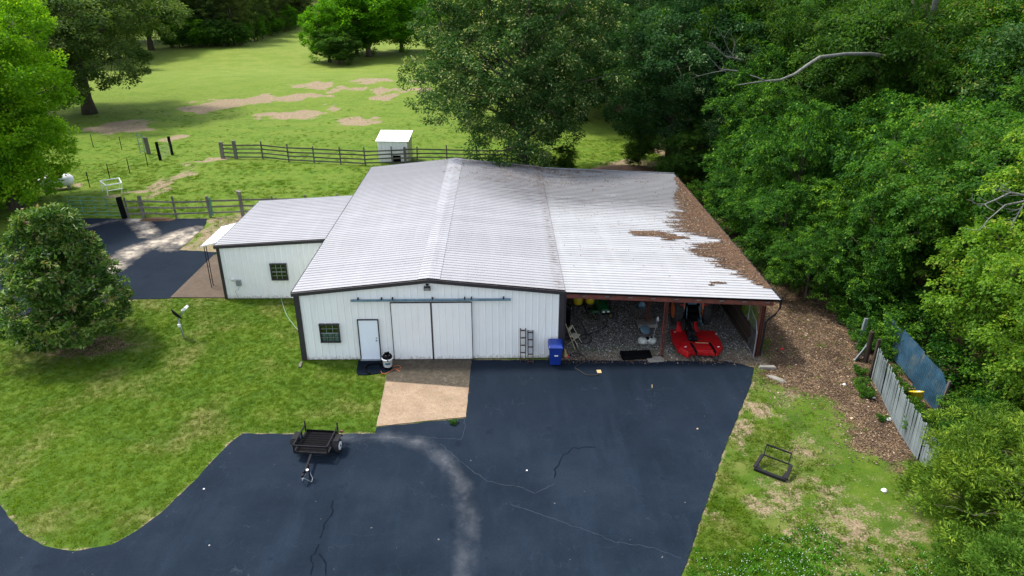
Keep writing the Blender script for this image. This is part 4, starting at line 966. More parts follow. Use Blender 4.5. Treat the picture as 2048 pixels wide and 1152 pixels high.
# tree with long pale limb
lt = place(p_oak2, 'oak_tree', 'tall forest tree with a long bare pale limb reaching left', 29.0, 53, 1.9, 1.0)
mb = MB()
def img_path(pp, Y, rs):
    P_ = [(PY(a, b, Y+c)[0], Y+c, PY(a, b, Y+c)[1]) for a, b, c in pp]; mb.tube([Vector(p)-Vector((29.0, 53, 0)) for p in P_], rs, 7)
img_path([(1838, 330, 1), (1830, 200, 0), (1826, 125, -1), (1790, 118, -3), (1740, 108, -5), (1690, 108, -7), (1640, 114, -8.5), (1615, 130, -9), (1590, 148, -9.3), (1560, 160, -9.6), (1530, 162, -9.8), (1500, 166, -10), (1475, 170, -10)], 53, [.4, .36, .3, .2, .13, .11, .10, .095, .085, .07, .055, .035, .02])
img_path([(1828, 125, -1), (1850, 70, -2), (1868, 20, -3), (1880, -40, -4)], 53, [.28, .24, .2, .16])
img_path([(1530, 162, -9.8), (1515, 155, -10), (1500, 150, -10)], 53, [.05, .035, .015])
part('limb', mb, M['bark_pale'], lt, True, rot=(0, 0, -1.9))
def dead_branch(label, paths, Y, rads, loc_px):
    bx_, bz_ = PY(loc_px[0], loc_px[1], Y); t = thing('dead_branch', label, 'branch', (bx_, Y, bz_))
    mbb = MB()
    for pp, r0 in zip(paths, rads):
        pts = [Vector((PY(a, b, Y-.4*i)[0], Y-.4*i, PY(a, b, Y-.4*i)[1]))-Vector((bx_, Y, bz_)) for i, (a, b) in enumerate(pp)]
        mbb.tube(pts, [r0*.7*(1-.8*i/(len(pts)-1)) for i in range(len(pts))], 5)
        rt = random.Random(int(pp[0][0])+len(pp))
        for i in range(len(pts)-1):
            for _ in range(3):
                q = pts[i].lerp(pts[i+1], rt.random()); d = (pts[i+1]-pts[i]).normalized(); e = Vector((rt.uniform(-1, 1), rt.uniform(-.6, .6), rt.uniform(-.3, 1))); L = rt.uniform(.25, .8)
                m1 = q+(d*.6+e*.6)*L*.5; mbb.tube([q, m1, m1+(d*.4+e*.8)*L*.5], [r0*.28, r0*.18, .006], 4)
    part('bare_twigs', mbb, M['bark_pale'], t)
dead_branch('bare grey twigs fanning out high above the carport roof', [[(1478, 118), (1450, 112), (1425, 85)], [(1470, 118), (1455, 95), (1445, 70)], [(1465, 110), (1470, 85), (1462, 68)], [(1475, 142), (1440, 138), (1415, 110)], [(1455, 140), (1425, 145), (1395, 152)], [(1460, 118), (1440, 105), (1418, 75)]], 44, [.06, .05, .04, .06, .04, .04], (1478, 118))
dead_branch('bare whitish branches poking out at the right edge of the forest', [[(2070, 395), (2020, 385), (1990, 400), (1960, 412), (1940, 400)], [(2060, 400), (2010, 410), (1975, 440), (1960, 460)], [(2060, 390), (2040, 420), (2020, 460)], [(2020, 385), (2000, 380), (1985, 378)]], 22.5, [.06, .05, .045, .03], (2070, 395))
# right-hand forest, tall back rows
gF = 'tall trees of the dense forest right of the barn'
r_ = random.Random(17); pr_t = [p_oak, p_oak2, p_big]
spots = [(15.5, 63), (21, 70), (27, 62), (34, 58), (41, 54), (18, 82), (28, 80), (38, 74), (48, 68), (10, 86), (13, 100), (26, 96), (40, 92), (54, 84), (6, 97), (7, 108), (37, 46), (44, 44), (23, 66), (33, 40), (40, 35), (60, 66), (20, 112), (36, 110), (52, 102), (70, 86), (50, 52), (12, 122), (28, 126)]
for i, (x, y) in enumerate(spots):
    place(pr_t[i % 3] if i % 3 < 2 or r_.random() < .5 else p_oak2, 'forest_tree', 'tall dark green tree in the dense forest right of the barn', x+r_.uniform(-1, 1), y+r_.uniform(-1.5, 1.5), r_.uniform(0, 6.28), r_.uniform(.9, 1.2), gF, leaf=[LG['oak'], LG['maple'], LG['oak2'], LG['near'], LG['oak']][i % 5])
gM = 'young bright green trees along the forest edge right of the carport'
sap = [(16.1, 46.3, .6), (16.1, 42.0, .58), (16.4, 38.6, .6), (16.8, 35.3, .5), (18.2, 50.5, .9), (19.5, 46, 1.0), (18.0, 41.5, .85), (21.5, 51.5, 1.1), (24.5, 46, 1.1), (22.5, 40, 1.0), (27.5, 41.5, 1.15), (20.5, 36.0, .85), (25.5, 36, 1.05), (30, 36.5, 1.2), (20.5, 56.5, 1.0), (29, 47, 1.2), (18.8, 33.2, .62), (16.4, 45.8, .55)]
for i, (x, y, s) in enumerate(sap):
    place([p_map, p_map2][i % 2], 'young_tree', ('young green tree overhanging the debris covered edge of the carport roof' if x < 16.9 else 'young bright green tree in the second row right of the carport roof' if x < 22 else 'young green tree deeper in the forest right of the carport'), x, y, r_.uniform(0, 6.28), (s*r_.uniform(.8, 1), s*r_.uniform(.8, 1), s*r_.uniform(.95, 1.25)), gM)
extra = 'middle layer trees of the forest right of the barn'
for i, (x, y, s, lf) in enumerate([(26, 55, 1.0, 'oak2'), (33, 48.5, 1.05, 'near'), (39, 49, 1.1, 'oak'), (19.5, 59.5, .8, 'oak')]):
    place(p_big, 'forest_tree', ['deep green tree left of the long pale limb', 'olive tree just right of the long pale limb', 'grey green tree near the upper right corner', 'grey green tree at the left end of the forest'][i], x, y+.5, i*1.3, s*.82, leaf=LG[lf])
for x, y, s in [(14.6, 57.5, .5), (16.8, 58.5, .6), (12.6, 63.5, .45), (5.5, 60.5, .32)]:
    place(p_map, 'understory_tree', 'low dark understory tree at the forest foot behind the carport', x, y, r_.uniform(0, 6), s, 'understory behind the carport', leaf=LG['oak2'])
gN = 'leafy maples at the right edge beyond the blue sheet fence'
for i, (x, y, s) in enumerate([(22.6, 31.5, .95), (22.8, 26.3, .95), (21.5, 21.8, .8), (27.5, 30, 1.1), (26.5, 24, 1.0), (31, 34, 1.2), (21.4, 17.0, .62)]):
    place(p_near, 'maple_tree', ['olive green maple behind the blue sheet fence at the right', 'light green maple at the right edge beside the bare whitish branches', 'light green maple at the right edge next to the yellow green cedars', 'olive green maple behind the bare whitish branches', 'olive green maple at the far right edge behind the light green maple', 'tallest olive green maple at the right edge of the forest', 'small light green maple in the bottom right corner behind the cedar'][i], x, y, r_.uniform(0, 6.28), s, gN, leaf=LG['near_light'] if i in (1, 2, 6) else None)
place(p_ced, 'cedar_tree', 'feathery yellow green cedar in the bottom right corner', 15.8, 16.5, .3, (1.12, 1.12, .9))
place(p_ced, 'cedar_tree', 'shorter yellow green cedar at the end of the grey picket fence', 17.4, 19.6, 2.3, (.62, .62, .56))
place(p_ced, 'cedar_tree', 'yellow green cedar at the bottom edge below the tall feathery cedar', 14.6, 13.6, 4.3, (.85, .85, .7))
gB = 'low leafy shrubs along the fences and forest floor'
for x, y, s in [(17.2, 27.3, .42), (16.95, 25.6, .36), (16.7, 24.2, .40), (16.6, 22.6, .55), (17.2, 21.6, .6), (18.2, 32.5, .7), (19.9, 29.8, 1.1), (20.1, 26.6, 1.1), (19.7, 24.0, 1.0), (18.7, 21.9, .9), (17.9, 23.2, .6),
                (15.75, 26.2, .28), (15.6, 25.5, .24), (16.2, 27.5, .22), (15.4, 23.9, .16), (18.4, 36.2, .8), (20.5, 32.5, 1.2), (18.0, 38.0, .8), (9.0, 53.5, 1.1), (6.6, 54.2, 1.0), (11.5, 54.5, 1.0), (4.0, 54.6, .9), (17.6, 29.4, .5), (17.9, 30.9, .6), (18.5, 30.0, .7), (18.3, 28.9, .42), (16.3, 49.5, .9), (15.4, 52.4, .9)]:
    if y > 52: lb, gr_ = 'dark leafy shrub growing close behind the barn back wall', 'shrubs behind the barn'
    elif s <= .3: lb, gr_ = 'small leafy weed at the foot of the grey picket fence', 'weeds at the picket fence foot'
    elif x < 18.0 and y < 29: lb, gr_ = 'leafy shrub between the picket fence and the blue sheets', 'shrubs between the two fences'
    elif y < 31: lb, gr_ = 'leafy shrub crowding around the blue sheet fence', 'shrubs beyond the blue sheets'
    else: lb, gr_ = 'low shrub on the dark forest floor right of the carport', gB
    place(p_bush, 'shrub', lb, x, y, r_.uniform(0, 6.28), s, gr_, cat='shrub')
# dark oak limbs foliage low over the roof right side, pines on the far field edge
gP = 'pines along the far edge of the pasture'
k = 0
for (a, b), n_ in ((((345, 95), (480, 92)), 9), (((480, 92), (620, 42)), 9)):
    for i in range(n_):
        for row in range(4):
            q = (i+r_.random()*.7)/n_; x, y, z = GT(a[0]+(b[0]-a[0])*q, a[1]+(b[1]-a[1])*q)
            place([p_pine, p_pine2][k % 2], 'pine_tree', 'pine in the row along the far edge of the pasture', x-row*2.2+r_.uniform(-1, 1), y+2+row*6+r_.uniform(-1.5, 1.5), r_.uniform(0, 6.28), r_.uniform(.85, 1.2)*(1+.0*row), gP); k += 1
gU = 'undergrowth at the foot of the far pines'
for i in range(26):
    q = i/25; a, b = ((345, 95), (480, 92)) if i < 13 else ((480, 92), (620, 42)); q = (i % 13)/13
    x, y, z = GT(a[0]+(b[0]-a[0])*q, a[1]+(b[1]-a[1])*q)
    place([p_map, p_map2][i % 2], 'edge_shrub', 'leafy undergrowth shrub at the foot of the far pines', x+r_.uniform(-1, 1), y-.5+r_.uniform(-1, 1.5), r_.uniform(0, 6.28), r_.uniform(.42, .75), gU, leaf=[LG['field'], LG['oak2']][i % 2], cat='shrub')
gD = 'broadleaf trees of the far wood behind the pasture'
for i, (px, Y) in enumerate([(230, 150), (300, 160), (180, 130), (260, 175), (120, 140), (345, 178), (60, 150), (600, 262), (640, 285), (690, 300), (740, 285), (790, 270), (840, 255), (880, 235), (560, 275), (660, 260), (715, 262), (770, 250), (820, 235), (860, 205), (900, 190), (940, 170), (990, 160), (0, 130), (-60, 120), (370, 196), (590, 240)]):
    x = (px-1024)/FPX*(Y*math.cos(TH)+12*math.sin(TH))+Y*math.sin(YAW)
    place([p_oak, p_oak2, p_field][i % 3], 'distant_tree', 'broadleaf tree in the far wood behind the pasture', x, Y, r_.uniform(0, 6.28), r_.uniform(1.1, 1.35), gD, leaf=[LG['oak2'], LG['field'], LG['oak2'], LG['maple']][i % 4])
gL = 'trees behind the lime green tree at the left edge'
for x, y, s in [(-62, 72, 1.1), (-56, 60, .9), (-75, 100, 1.2), (-86, 120, 1.2)]:
    place(p_oak2, 'edge_tree', 'green tree behind the lime green tree at the left edge', x, y, r_.uniform(0, 6.28), s, gL, leaf=LG['field'])
# extra green shrub mass next to lime tree
place(p_field, 'field_tree', 'low bright tree beneath the lime green tree near the propane tank', -39.6, 50.5, .2, (.85, .85, .55), leaf=LG['lime'])
place(p_bush, 'shrub', 'small dark weed growing on the crack between apron and driveway', -2.0, 23.9, 0, .12, cat='weed')
for p in (p_big, p_oak, p_oak2, p_lime, p_map, p_map2, p_near, p_bush, p_mag, p_ced, p_field, p_pine, p_pine2): drop(p)

# ---------------------------------------------------------------- fences
def rail_fence(label, posts, rails, hgt_, skip=(), rmat='rail', pmat='post', thick=None, nm='rail_fence'):
    o = posts[0]; t = thing(nm, label, 'fence', (o[0], o[1], 0)); rr = random.Random(len(posts))
    for i, p in enumerate(posts):
        w_ = (thick or {}).get(i, .11); hh = hgt_*rr.uniform(.95, 1.08)
        part('post', MB().bar((0, 0, -.05), (rr.uniform(-.04, .04), rr.uniform(-.04, .04), hh), w_, w_*.9), M[pmat], t, loc=(p[0]-o[0], p[1]-o[1], 0))
    for i in range(len(posts)-1):
        if i in skip: continue
        a = posts[i]; b = posts[i+1]; L = math.hypot(b[0]-a[0], b[1]-a[1]); an = math.atan2(b[1]-a[1], b[0]-a[0])
        for z in rails:
            me = MB().bar((-L/2-.08, 0, rr.uniform(-.03, .03)), (L/2+.08, 0, rr.uniform(-.03, .03)), .035, .12).mesh('rail', M[rmat])
            link('rail', me, t, ((a[0]+b[0])/2-o[0], (a[1]+b[1])/2-o[1]-.07, z+rr.uniform(-.02, .02)), (0, 0, an))
    return t
pf = g([(446, 317), (473, 318), (526, 318), (578, 324), (629, 326), (682, 329), (731, 331), (785, 329), (811, 328), (835, 327)])
pf += [(-5.0, 65.6), (-2.2, 65.3), (.6, 65.0), (2.2, 64.9)]
rail_fence('dark four rail wooden fence across the pasture behind the barn', pf, (.22, .60, .98, 1.36), 1.65, thick={0: .3, 1: .28, 8: .2})
pf = g([(258, 436), (288, 435), (353, 436), (421, 434), (486, 432)])+[(-16.8, 50.6), (-14.4, 50.6), (-12.0, 50.6), (-9.8, 50.6)]
rail_fence('weathered three rail wooden fence above the back asphalt yard', pf, (.35, .82, 1.25), 1.55, rmat='post', pmat='post', thick={1: .2, 3: .16, 4: .2})
bxp = g([(486, 432)])[0]
t = thing('birdhouse', 'small grey birdhouse on the top of a fence post', 'birdhouse', (bxp[0]-.05, bxp[1], 1.62)); part('box', MB().box((0, 0, .12), (.24, .2, .24)), M['post'], t); part('roof', MB().box((0, 0, .27), (.36, .3, .04), (0, .2, 0)), M['post'], t)
bp = G(258, 436); t = tag(part('gate_post', MB().bar((0, 0, -.05), (-.12, 0, 1.62), .3, .28), M['black'], None, loc=(bp[0]-.25, bp[1]-.1, 0), bevel=.02), 'thick black post at the right end of the green gate', 'post')
def pipe_gate(label, p0, p1, hh=1.35, bars=6, z=.2):
    L = math.hypot(p1[0]-p0[0], p1[1]-p0[1]); t = thing('pipe_gate', label, 'gate', (p0[0], p0[1], z), math.atan2(p1[1]-p0[1], p1[0]-p0[0]))
    for i in range(bars): part('bar', MB().cyl((0, 0, hh*i/(bars-1)), (L, 0, hh*i/(bars-1)), .022, n=6), M['pipe_green'], t)
    for i in range(5): part('upright', MB().bar((L*i/4, -.025, -.02), (L*i/4, -.025, hh+.02), .05, .02), M['pipe_green'], t)
    return t
pipe_gate('green pipe gate between the black post and the lime green tree', G(145, 434), (bp[0]-.5, bp[1]))
pipe_gate('narrow green pipe gate folded against the wooden fence', G(423, 434), (G(430, 433)[0]+.1, G(430, 433)[1]-.4), 1.3, 5)
# garden wire fence
gp_ = g([(180, 375), (220, 358), (260, 347), (296, 333), (321, 320)])
t = thing('wire_fence', 'thin wire fence on steel posts along the garden edge', 'fence', (gp_[0][0], gp_[0][1], 0))
o = gp_[0]
for p in gp_+g([(187, 295), (244, 300), (298, 307)]): part('steel_post', MB().bar((0, 0, 0), (0, 0, 1.35), .05), M['dark_steel'], t, loc=(p[0]-o[0], p[1]-o[1], 0))
for z in (.3, .6, .9, 1.2):
    part('wire', MB().tube([(p[0]-o[0], p[1]-o[1], z) for p in gp_], .008, 4), M['dark_steel'], t)
a, b = G(321, 321), G(345, 310)
t = thing('mesh_gate', 'wire mesh gate between two black posts in the pasture', 'gate', (a[0], a[1], 0))
part('post', MB().bar((0, 0, 0), (-.1, .1, 1.75), .2), M['black'], t); part('post', MB().bar((0, 0, 0), (-.1, .1, 1.8), .2), M['black'], t, loc=(b[0]-a[0], b[1]-a[1], 0))
mb = MB()
for i in range(8): mb.bar((0, 0, .1+i*.17), (b[0]-a[0], b[1]-a[1], .1+i*.17), .012)
for i in range(9): mb.bar(((b[0]-a[0])*i/8, (b[1]-a[1])*i/8, .1), ((b[0]-a[0])*i/8, (b[1]-a[1])*i/8, 1.3), .012)
part('wire_mesh', mb, M['grey'], t)
a = G(298, 308); tag(part('wooden_post', MB().bar((0, 0, -.05), (-.05, 0, 1.65), .3, .26), M['post'], None, loc=(a[0], a[1], 0)), 'thick weathered wooden post beside the pale green ladder', 'post')
a = G(286, 307); t = thing('ladder', 'pale green ladder standing upright in the pasture', 'ladder', (a[0], a[1], 0), .2)
for x in (-.22, .22): part('rail', MB().bar((x, 0, 0), (x, .1, 2.0), .05), M['track'], t)
for i in range(7): part('rung', MB().bar((-.22, .02, .2+i*.27), (.22, .02, .2+i*.27), .03), M['track'], t)
# white shed
a, b = G(758, 326), G(817, 327); rz = math.atan2(b[1]-a[1], b[0]-a[0]); wS = math.hypot(b[0]-a[0], b[1]-a[1])
t = thing('white_shed', 'small white metal shed behind the pasture fence', 'shed', (a[0], a[1], 0), rz)
dS = 2.1; mb = MB()
hf, hb = 2.05, 2.55
part('floor', MB().box((wS/2, dS/2, .02), (wS-.1, dS-.1, .06)), M['post'], t)
for i in range(8):
    x0 = wS*i/8; part('wall_panel', MB().box((x0+wS/16, 0, hf/2+.05), (wS/8-.02, .03, hf-.05)), M['white'], t)
part('wall', MB().add([(wS, 0, .05), (wS, dS, .05), (wS, dS, hb), (wS, 0, hf), (wS-.03, 0, .05), (wS-.03, dS, .05), (wS-.03, dS, hb), (wS-.03, 0, hf)], [(0, 1, 2, 3), (7, 6, 5, 4), (0, 3, 7, 4), (1, 5, 6, 2)]), M['cream'], t)
part('wall', MB().add([(0, 0, .05), (0, dS, .05), (0, dS, hb), (0, 0, hf), (.03, 0, .05), (.03, dS, .05), (.03, dS, hb), (.03, 0, hf)], [(3, 2, 1, 0), (4, 5, 6, 7), (0, 4, 7, 3), (1, 2, 6, 5)]), M['white'], t)
part('wall', MB().box((wS/2, dS, hb/2), (wS-.02, .03, hb-.05)), M['cream'], t)
part('roof', MB().bar((wS/2, -.15, hf+.03), (wS/2, dS+.12, hb+.07), wS+.3, .05), M['white'], t)
part('hatch', MB().box((wS*.62, -.03, .45), (.75, .03, .6)), M['black'], t)
# propane tank
a, b = G(120, 373), G(152, 374)
t = thing('propane_tank', 'white propane tank lying under the lime green tree', 'tank', (b[0]+.1, b[1]-.2, 0), .35)
part('shell', MB().lathe([(.02, -2.6), (.3, -2.5), (.47, -2.25), (.5, -2.0), (.5, -.5), (.47, -.25), (.3, -.05), (.02, .02)], 24, (0, 0, .72), 'x'), M['white'], t, True)
part('valve_cover', MB().lathe([(.16, 0), (.16, .2), (.1, .26)], 14, (-1.1, 0, 1.18)), M['redl'], t, True)
for x in (-.5, -2.0): part('leg', MB().box((x, 0, .14), (.14, .6, .34)), M['conc'], t)
# white frame stand
c4 = [G(*p, .9) for p in ((200, 362), (238, 356), (243, 366), (212, 371))]
t = thing('metal_stand', 'white tubular metal table frame standing on the pasture', 'frame', (c4[0][0], c4[0][1], 0))
mb = MB(); q = [(p[0]-c4[0][0], p[1]-c4[0][1]) for p in c4]
for i in range(4): mb.cyl((*q[i], .9), (*q[(i+1) % 4], .9), .045, n=6)
part('top_frame', mb, M['white'], t)
for i in range(4): part('leg', MB().cyl((*q[i], .9), (q[i][0]*.9, q[i][1]*.9, 0), .035, n=6), M['white'], t)
part('brace', MB().cyl((*q[0], .45), (*q[1], .45), .025, n=5).cyl((*q[2], .45), (*q[3], .45), .025, n=5), M['white'], t)
# dark mound / mat by back fence
a = G(315, 441); tag(part('soil_heap', MB().prism([(-1.3, -.15), (-.4, -.3), (.9, -.2), (1.3, .1), (.2, .32), (-1.0, .2)], 0, .16, .35), M['dirty'], None, loc=(a[0], a[1], .03)), 'low heap of dark compost on the back asphalt by the fence', 'heap')

# picket fence (right)
FL = [(16.55, 27.05), (16.32, 25.8), (15.95, 24.2), (15.72, 23.0), (15.52, 21.4), (15.45, 20.2)]
t = thing('picket_fence', 'sagging grey wooden picket fence on the right of the leaf litter', 'fence', (FL[0][0], FL[0][1], 0)); o = FL[0]; rr = random.Random(9)
for i in range(len(FL)-1):
    a, b = FL[i], FL[i+1]; L = math.hypot(b[0]-a[0], b[1]-a[1]); an = math.atan2(b[1]-a[1], b[0]-a[0]); n_ = int(L/.105)
    for z in (.35, 1.25): part('rail', MB().bar((a[0]-o[0]+.06, a[1]-o[1], z), (b[0]-o[0]+.06, b[1]-o[1], z), .04, .08), M['picket'], t)
    for k_ in range(n_):
        q = (k_+.5)/n_
        if rr.random() < .025: continue
        hh = 1.6*rr.uniform(.93, 1.04)
        me = MB().box((0, 0, hh/2), (.102, .018, hh)).mesh('picket', M['picket'])
        link('picket', me, t, (a[0]+(b[0]-a[0])*q-o[0], a[1]+(b[1]-a[1])*q-o[1], .02), (rr.uniform(-.02, .02)+.02, rr.uniform(-.012, .012), an))
part('end_post', MB().bar((0, .12, -.05), (0, .1, 1.95), .12), M['plank'], t)
# blue corrugated sheets
BL = [(18.55, 30.6), (18.3, 28.6), (18.1, 26.5), (17.98, 24.4)]
t = thing('corrugated_fence', 'blue corrugated metal sheet fence among the shrubs on the right', 'fence', (BL[0][0], BL[0][1], 0)); o = BL[0]; hts = [1.75, 1.7, 1.7]
for i in range(3):
    a, b = BL[i], BL[i+1]; L = math.hypot(b[0]-a[0], b[1]-a[1]); u = ((b[0]-a[0])/L, (b[1]-a[1])/L); vs = []; n_ = int(L/.02)
    for k_ in range(n_+1):
        s_ = L*k_/n_; d = .018*math.sin(s_*2*math.pi/.12); x, y = u[0]*s_-u[1]*d, u[1]*s_+u[0]*d; tt = 1.55 if i < 2 else 1.6-.35*max(0, (s_-L*.75))/(L*.25)
        vs += [(x, y, 0), (x+.16, y, tt)]
    part('sheet', MB().add(vs, [(2*k_, 2*k_+2, 2*k_+3, 2*k_+1) for k_ in range(n_)]), M['sheet'], t, True, loc=(a[0]-o[0], a[1]-o[1], [0, .12, .0][i]), rot=(0, 0, [0, .01, 0][i]))
for p in BL: part('post', MB().bar((.1, 0, -.05), (.2, 0, 1.5), .09), M['post'], t, loc=(p[0]-o[0], p[1]-o[1], 0))
# yellow bucket on a stump behind picket fence
a = G(1836, 790, .55); t = thing('yellow_bucket', 'worn yellow tub lying between the picket fence and blue sheets', 'tub', (a[0], a[1], .35), .4)
part('tub', MB().lathe([(.10, .0), (.24, .02), (.28, .3), (.30, .31), (.26, .33), (.2, .30)], 18), M['yellow'], t, True, rot=(R(-25), R(10), 0)); part('rag', MB().prism([(-.1, -.08), (.08, -.1), (.12, .06), (-.05, .1)], .30, .36, .3), M['litterw'], t)
# wooden post with leaning boards
a = G(1724, 700); tag(part('leaning_post', MB().bar((0, 0, -.05), (.15, .1, 1.5), .16, .12), M['picket'], None, loc=(a[0]-.05, a[1]+.3, 0), bevel=.01), 'grey square post leaning right above the loose boards', 'post')
a = G(1708, 722); b = G(1735, 690, .9); t = thing('board_stack', 'bundle of grey boards propped at a slant on the leaf litter', 'boards', (a[0], a[1], 0))
for i in range(5): part('board', MB().bar((i*.07, i*.05, .03), (b[0]-a[0]+i*.06, b[1]-a[1]+i*.1, .95-i*.03), .08, .025), M['picket'], t)
a = G(1740, 735); tag(part('stump_post', MB().cyl((0, 0, -.05), (0, 0, 1.6), .13, .10, 9), M['plank'], None, loc=(a[0], a[1]+.5, 0)), 'dark round post at the left end of the picket fence', 'post')

# chain link gate on the carport side
t = thing('chain_link_gate', 'grey chain link gate standing against the front end of the carport planks', 'gate', (11.84, 28.93, 0), 0)
part('frame', MB().tube([(0, 0, .05), (0, 0, 1.35), (.05, .4, 1.75), (.1, 1.6, 2.0), (.1, 1.6, .1)], .024, 6).tube([(0.02, 0, .1), (.08, 1.6, .1)], .022, 6), M['grey'], t)
part('wire_mesh', MB().add([(0.0, 0, .1), (.1, 1.6, .1), (.1, 1.6, 1.95), (.05, .4, 1.7), (0, 0, 1.3)], [(0, 1, 2, 3, 4)]), M['mesh'], t)
a = G(1532, 737); t = tag(part('splash_block', MB().prism([(-.42, -.1), (.42, -.14), (.36, .1), (-.36, .12)], 0, .10, .12), M['conc'], None, loc=(a[0]+.05, a[1]+.02, .02)), 'pale concrete splash block at the carport corner', 'concrete block')
a = G(1548, 757); tag(part('broken_concrete', MB().prism([(-.3, .25), (.05, .2), (.45, -.3), (.25, -.42), (-.05, -.1)], 0, .06, .2), M['conc'], None, loc=(a[0], a[1], .01)), 'broken grey concrete lump below the splash block', 'concrete')

# ---------------------------------------------------------------- small yard objects
# wheelie bin
a = G(1111, 735); t = thing('wheelie_bin', 'blue wheeled rubbish bin at the barn corner beside the carport', 'bin', (a[0], a[1]+.32, .03), -.03)
part('body', MB().add([(-.24, -.26, .05), (.24, -.26, .05), (.24, .26, .05), (-.24, .26, .05), (-.31, -.34, 1.0), (.31, -.34, 1.0), (.31, .34, 1.0), (-.31, .34, 1.0)], [(3, 2, 1, 0), (4, 5, 6, 7), (0, 1, 5, 4), (1, 2, 6, 5), (2, 3, 7, 6), (3, 0, 4, 7)]), M['blue'], t, bevel=.03)
part('rim', MB().box((0, 0, .97), (.68, .74, .07)), M['blue'], t, bevel=.015)
part('lid', MB().add([(-.34, -.4, 1.01), (.34, -.4, 1.01), (.34, .38, 1.06), (-.34, .38, 1.06), (-.27, -.3, 1.09), (.27, -.3, 1.09), (.27, .3, 1.15), (-.27, .3, 1.15)], [(3, 2, 1, 0), (4, 5, 6, 7), (0, 1, 5, 4), (1, 2, 6, 5), (2, 3, 7, 6), (3, 0, 4, 7)]), M['blue'], t, bevel=.02)
part('handle', MB().cyl((-.28, .43, 1.0), (.28, .43, 1.0), .02, n=8), M['blue'], t)
for x in (-.27, .27): part('wheel', MB().cyl((x-.03, .28, .12), (x+.03, .28, .12), .13, n=16), M['rubber'], t)
part('sticker', MB().box((.03, -.312, .58), (.17, .004, .05), (R(-5), 0, 0)), M['white'], t, loc=(0, -.006, 0))
# ramps against the wall
def ramp_(label, px0, px1, pyb, L, mesh):
    a = G(px0, pyb); b = G(px1, pyb); w_ = b[0]-a[0]; t = thing('loading_ramp', label, 'ramp', ((a[0]+b[0])/2, a[1], .03)); yt = BY0-.06-a[1]; zt = math.sqrt(L*L-yt*yt)
    for s_ in (-1, 1): part('side_rail', MB().bar((s_*w_/2, 0, 0), (s_*w_/2, yt, zt), .035, .06), M['rust_dark'], t)
    for i in range(5):
        q = .06+i*.22; part('rung', MB().bar((-w_/2, yt*q, zt*q), (w_/2, yt*q, zt*q), .05, .04), M['rust_dark'], t)
    if mesh: part('tread', MB().add([(-w_/2, yt*.3+.01, zt*.3), (w_/2, yt*.3+.01, zt*.3), (w_/2, yt+.01, zt), (-w_/2, yt+.01, zt)], [(0, 1, 2, 3)]), M['grey'], t)
ramp_('open rung rusty steel ramp leaning on the barn wall', 1041, 1051, 725, 1.62, False)
ramp_('rusty ramp with grey mesh tread leaning nearest the blue bin', 1056, 1066, 728, 1.56, True)
# shop vac + mat + hose
a = [G(*p) for p in ((717, 722), (783, 722), (782, 745), (735, 751), (716, 751), (713, 745))]
tag(part('rubber_mat', MB().prism([(p[0], p[1]) for p in a], 0, .03), M['seal'], None, loc=(0, 0, .01)), 'black rubber mat in front of the white walk door', 'mat')
a = G(775, 741); t = thing('shop_vacuum', 'white wet and dry vacuum with black top on the mat', 'vacuum', (a[0], a[1]+.2, .04), .3)
part('tank', MB().lathe([(.17, .08), (.19, .1), (.235, .46), (.26, .47), (.26, .52), (.2, .54)], 22), M['white'], t, True)
part('motor_head', MB().lathe([(.23, .53), (.235, .58), (.20, .66), (.14, .70)], 20), M['black'], t, True)
part('handle', MB().box((0, .04, .75), (.22, .08, .06)).box((-.09, .04, .71), (.03, .07, .08)).box((.09, .04, .71), (.03, .07, .08)), M['black'], t, bevel=.01)
part('switch_plate', MB().box((0, -.08, .69), (.16, .1, .02)), M['white'], t)
part('label_band', MB().add([(.226*math.cos(k_), .226*math.sin(k_), z) for k_ in [R(-125+10*j) for j in range(7)] for z in (.25, .36)], [(2*j, 2*j+2, 2*j+3, 2*j+1) for j in range(6)]), M['shade_blue'], t)
part('drain_cap', MB().cyl((-.02, -.25, .50), (-.02, -.29, .49), .035, n=10), M['black'], t)
for k_ in range(4):
    an = R(45+90*k_); part('caster', MB().cyl((.2*math.cos(an)-.02, .2*math.sin(an), .035), (.2*math.cos(an)+.02, .2*math.sin(an), .035), .04, n=10).bar((.17*math.cos(an), .17*math.sin(an), .07), (.21*math.cos(an), .21*math.sin(an), .07), .06, .05), M['black'], t)
o = (a[0], a[1]+.2)
hp = [(G(*p)[0], G(*p)[1], .08) for p in ((768, 731), (752, 729), (738, 731), (730, 738), (731, 745), (740, 750))]
hp = [(o[0]-.2, o[1], .35), (o[0]-.35, o[1], .15)]+hp
tag(part('vacuum_hose', MB().tube(hp, .032, 8), M['black'], None, True), 'black corrugated vacuum hose curled on the mat', 'hose')
cp = [(G(*p)[0], G(*p)[1], .06) for p in ((786, 735), (798, 733), (803, 738), (792, 741), (800, 745), (790, 739), (775, 748), (765, 750), (762, 745))]
tag(part('extension_cord', MB().tube(cp, .012, 5), M['cord'], None), 'orange extension cord tangled beside the vacuum', 'cord')
# garden hose on lawn by barn
hp = [(G(*p)[0], G(*p)[1], .05) for p in ((562, 598), (568, 618), (575, 635), (590, 655), (603, 668))]
tag(part('garden_hose', MB().tube(hp, .018, 5), M['rope'], None), 'pale green garden hose lying on the lawn at the barn corner', 'hose')
a = G(601, 731); tag(part('brick_scrap', MB().box((0, 0, .04), (.12, .45, .07), (0, 0, .1)), M['post'], None, loc=(a[0], a[1], .0)), 'small weathered board lying at the left barn corner', 'board')
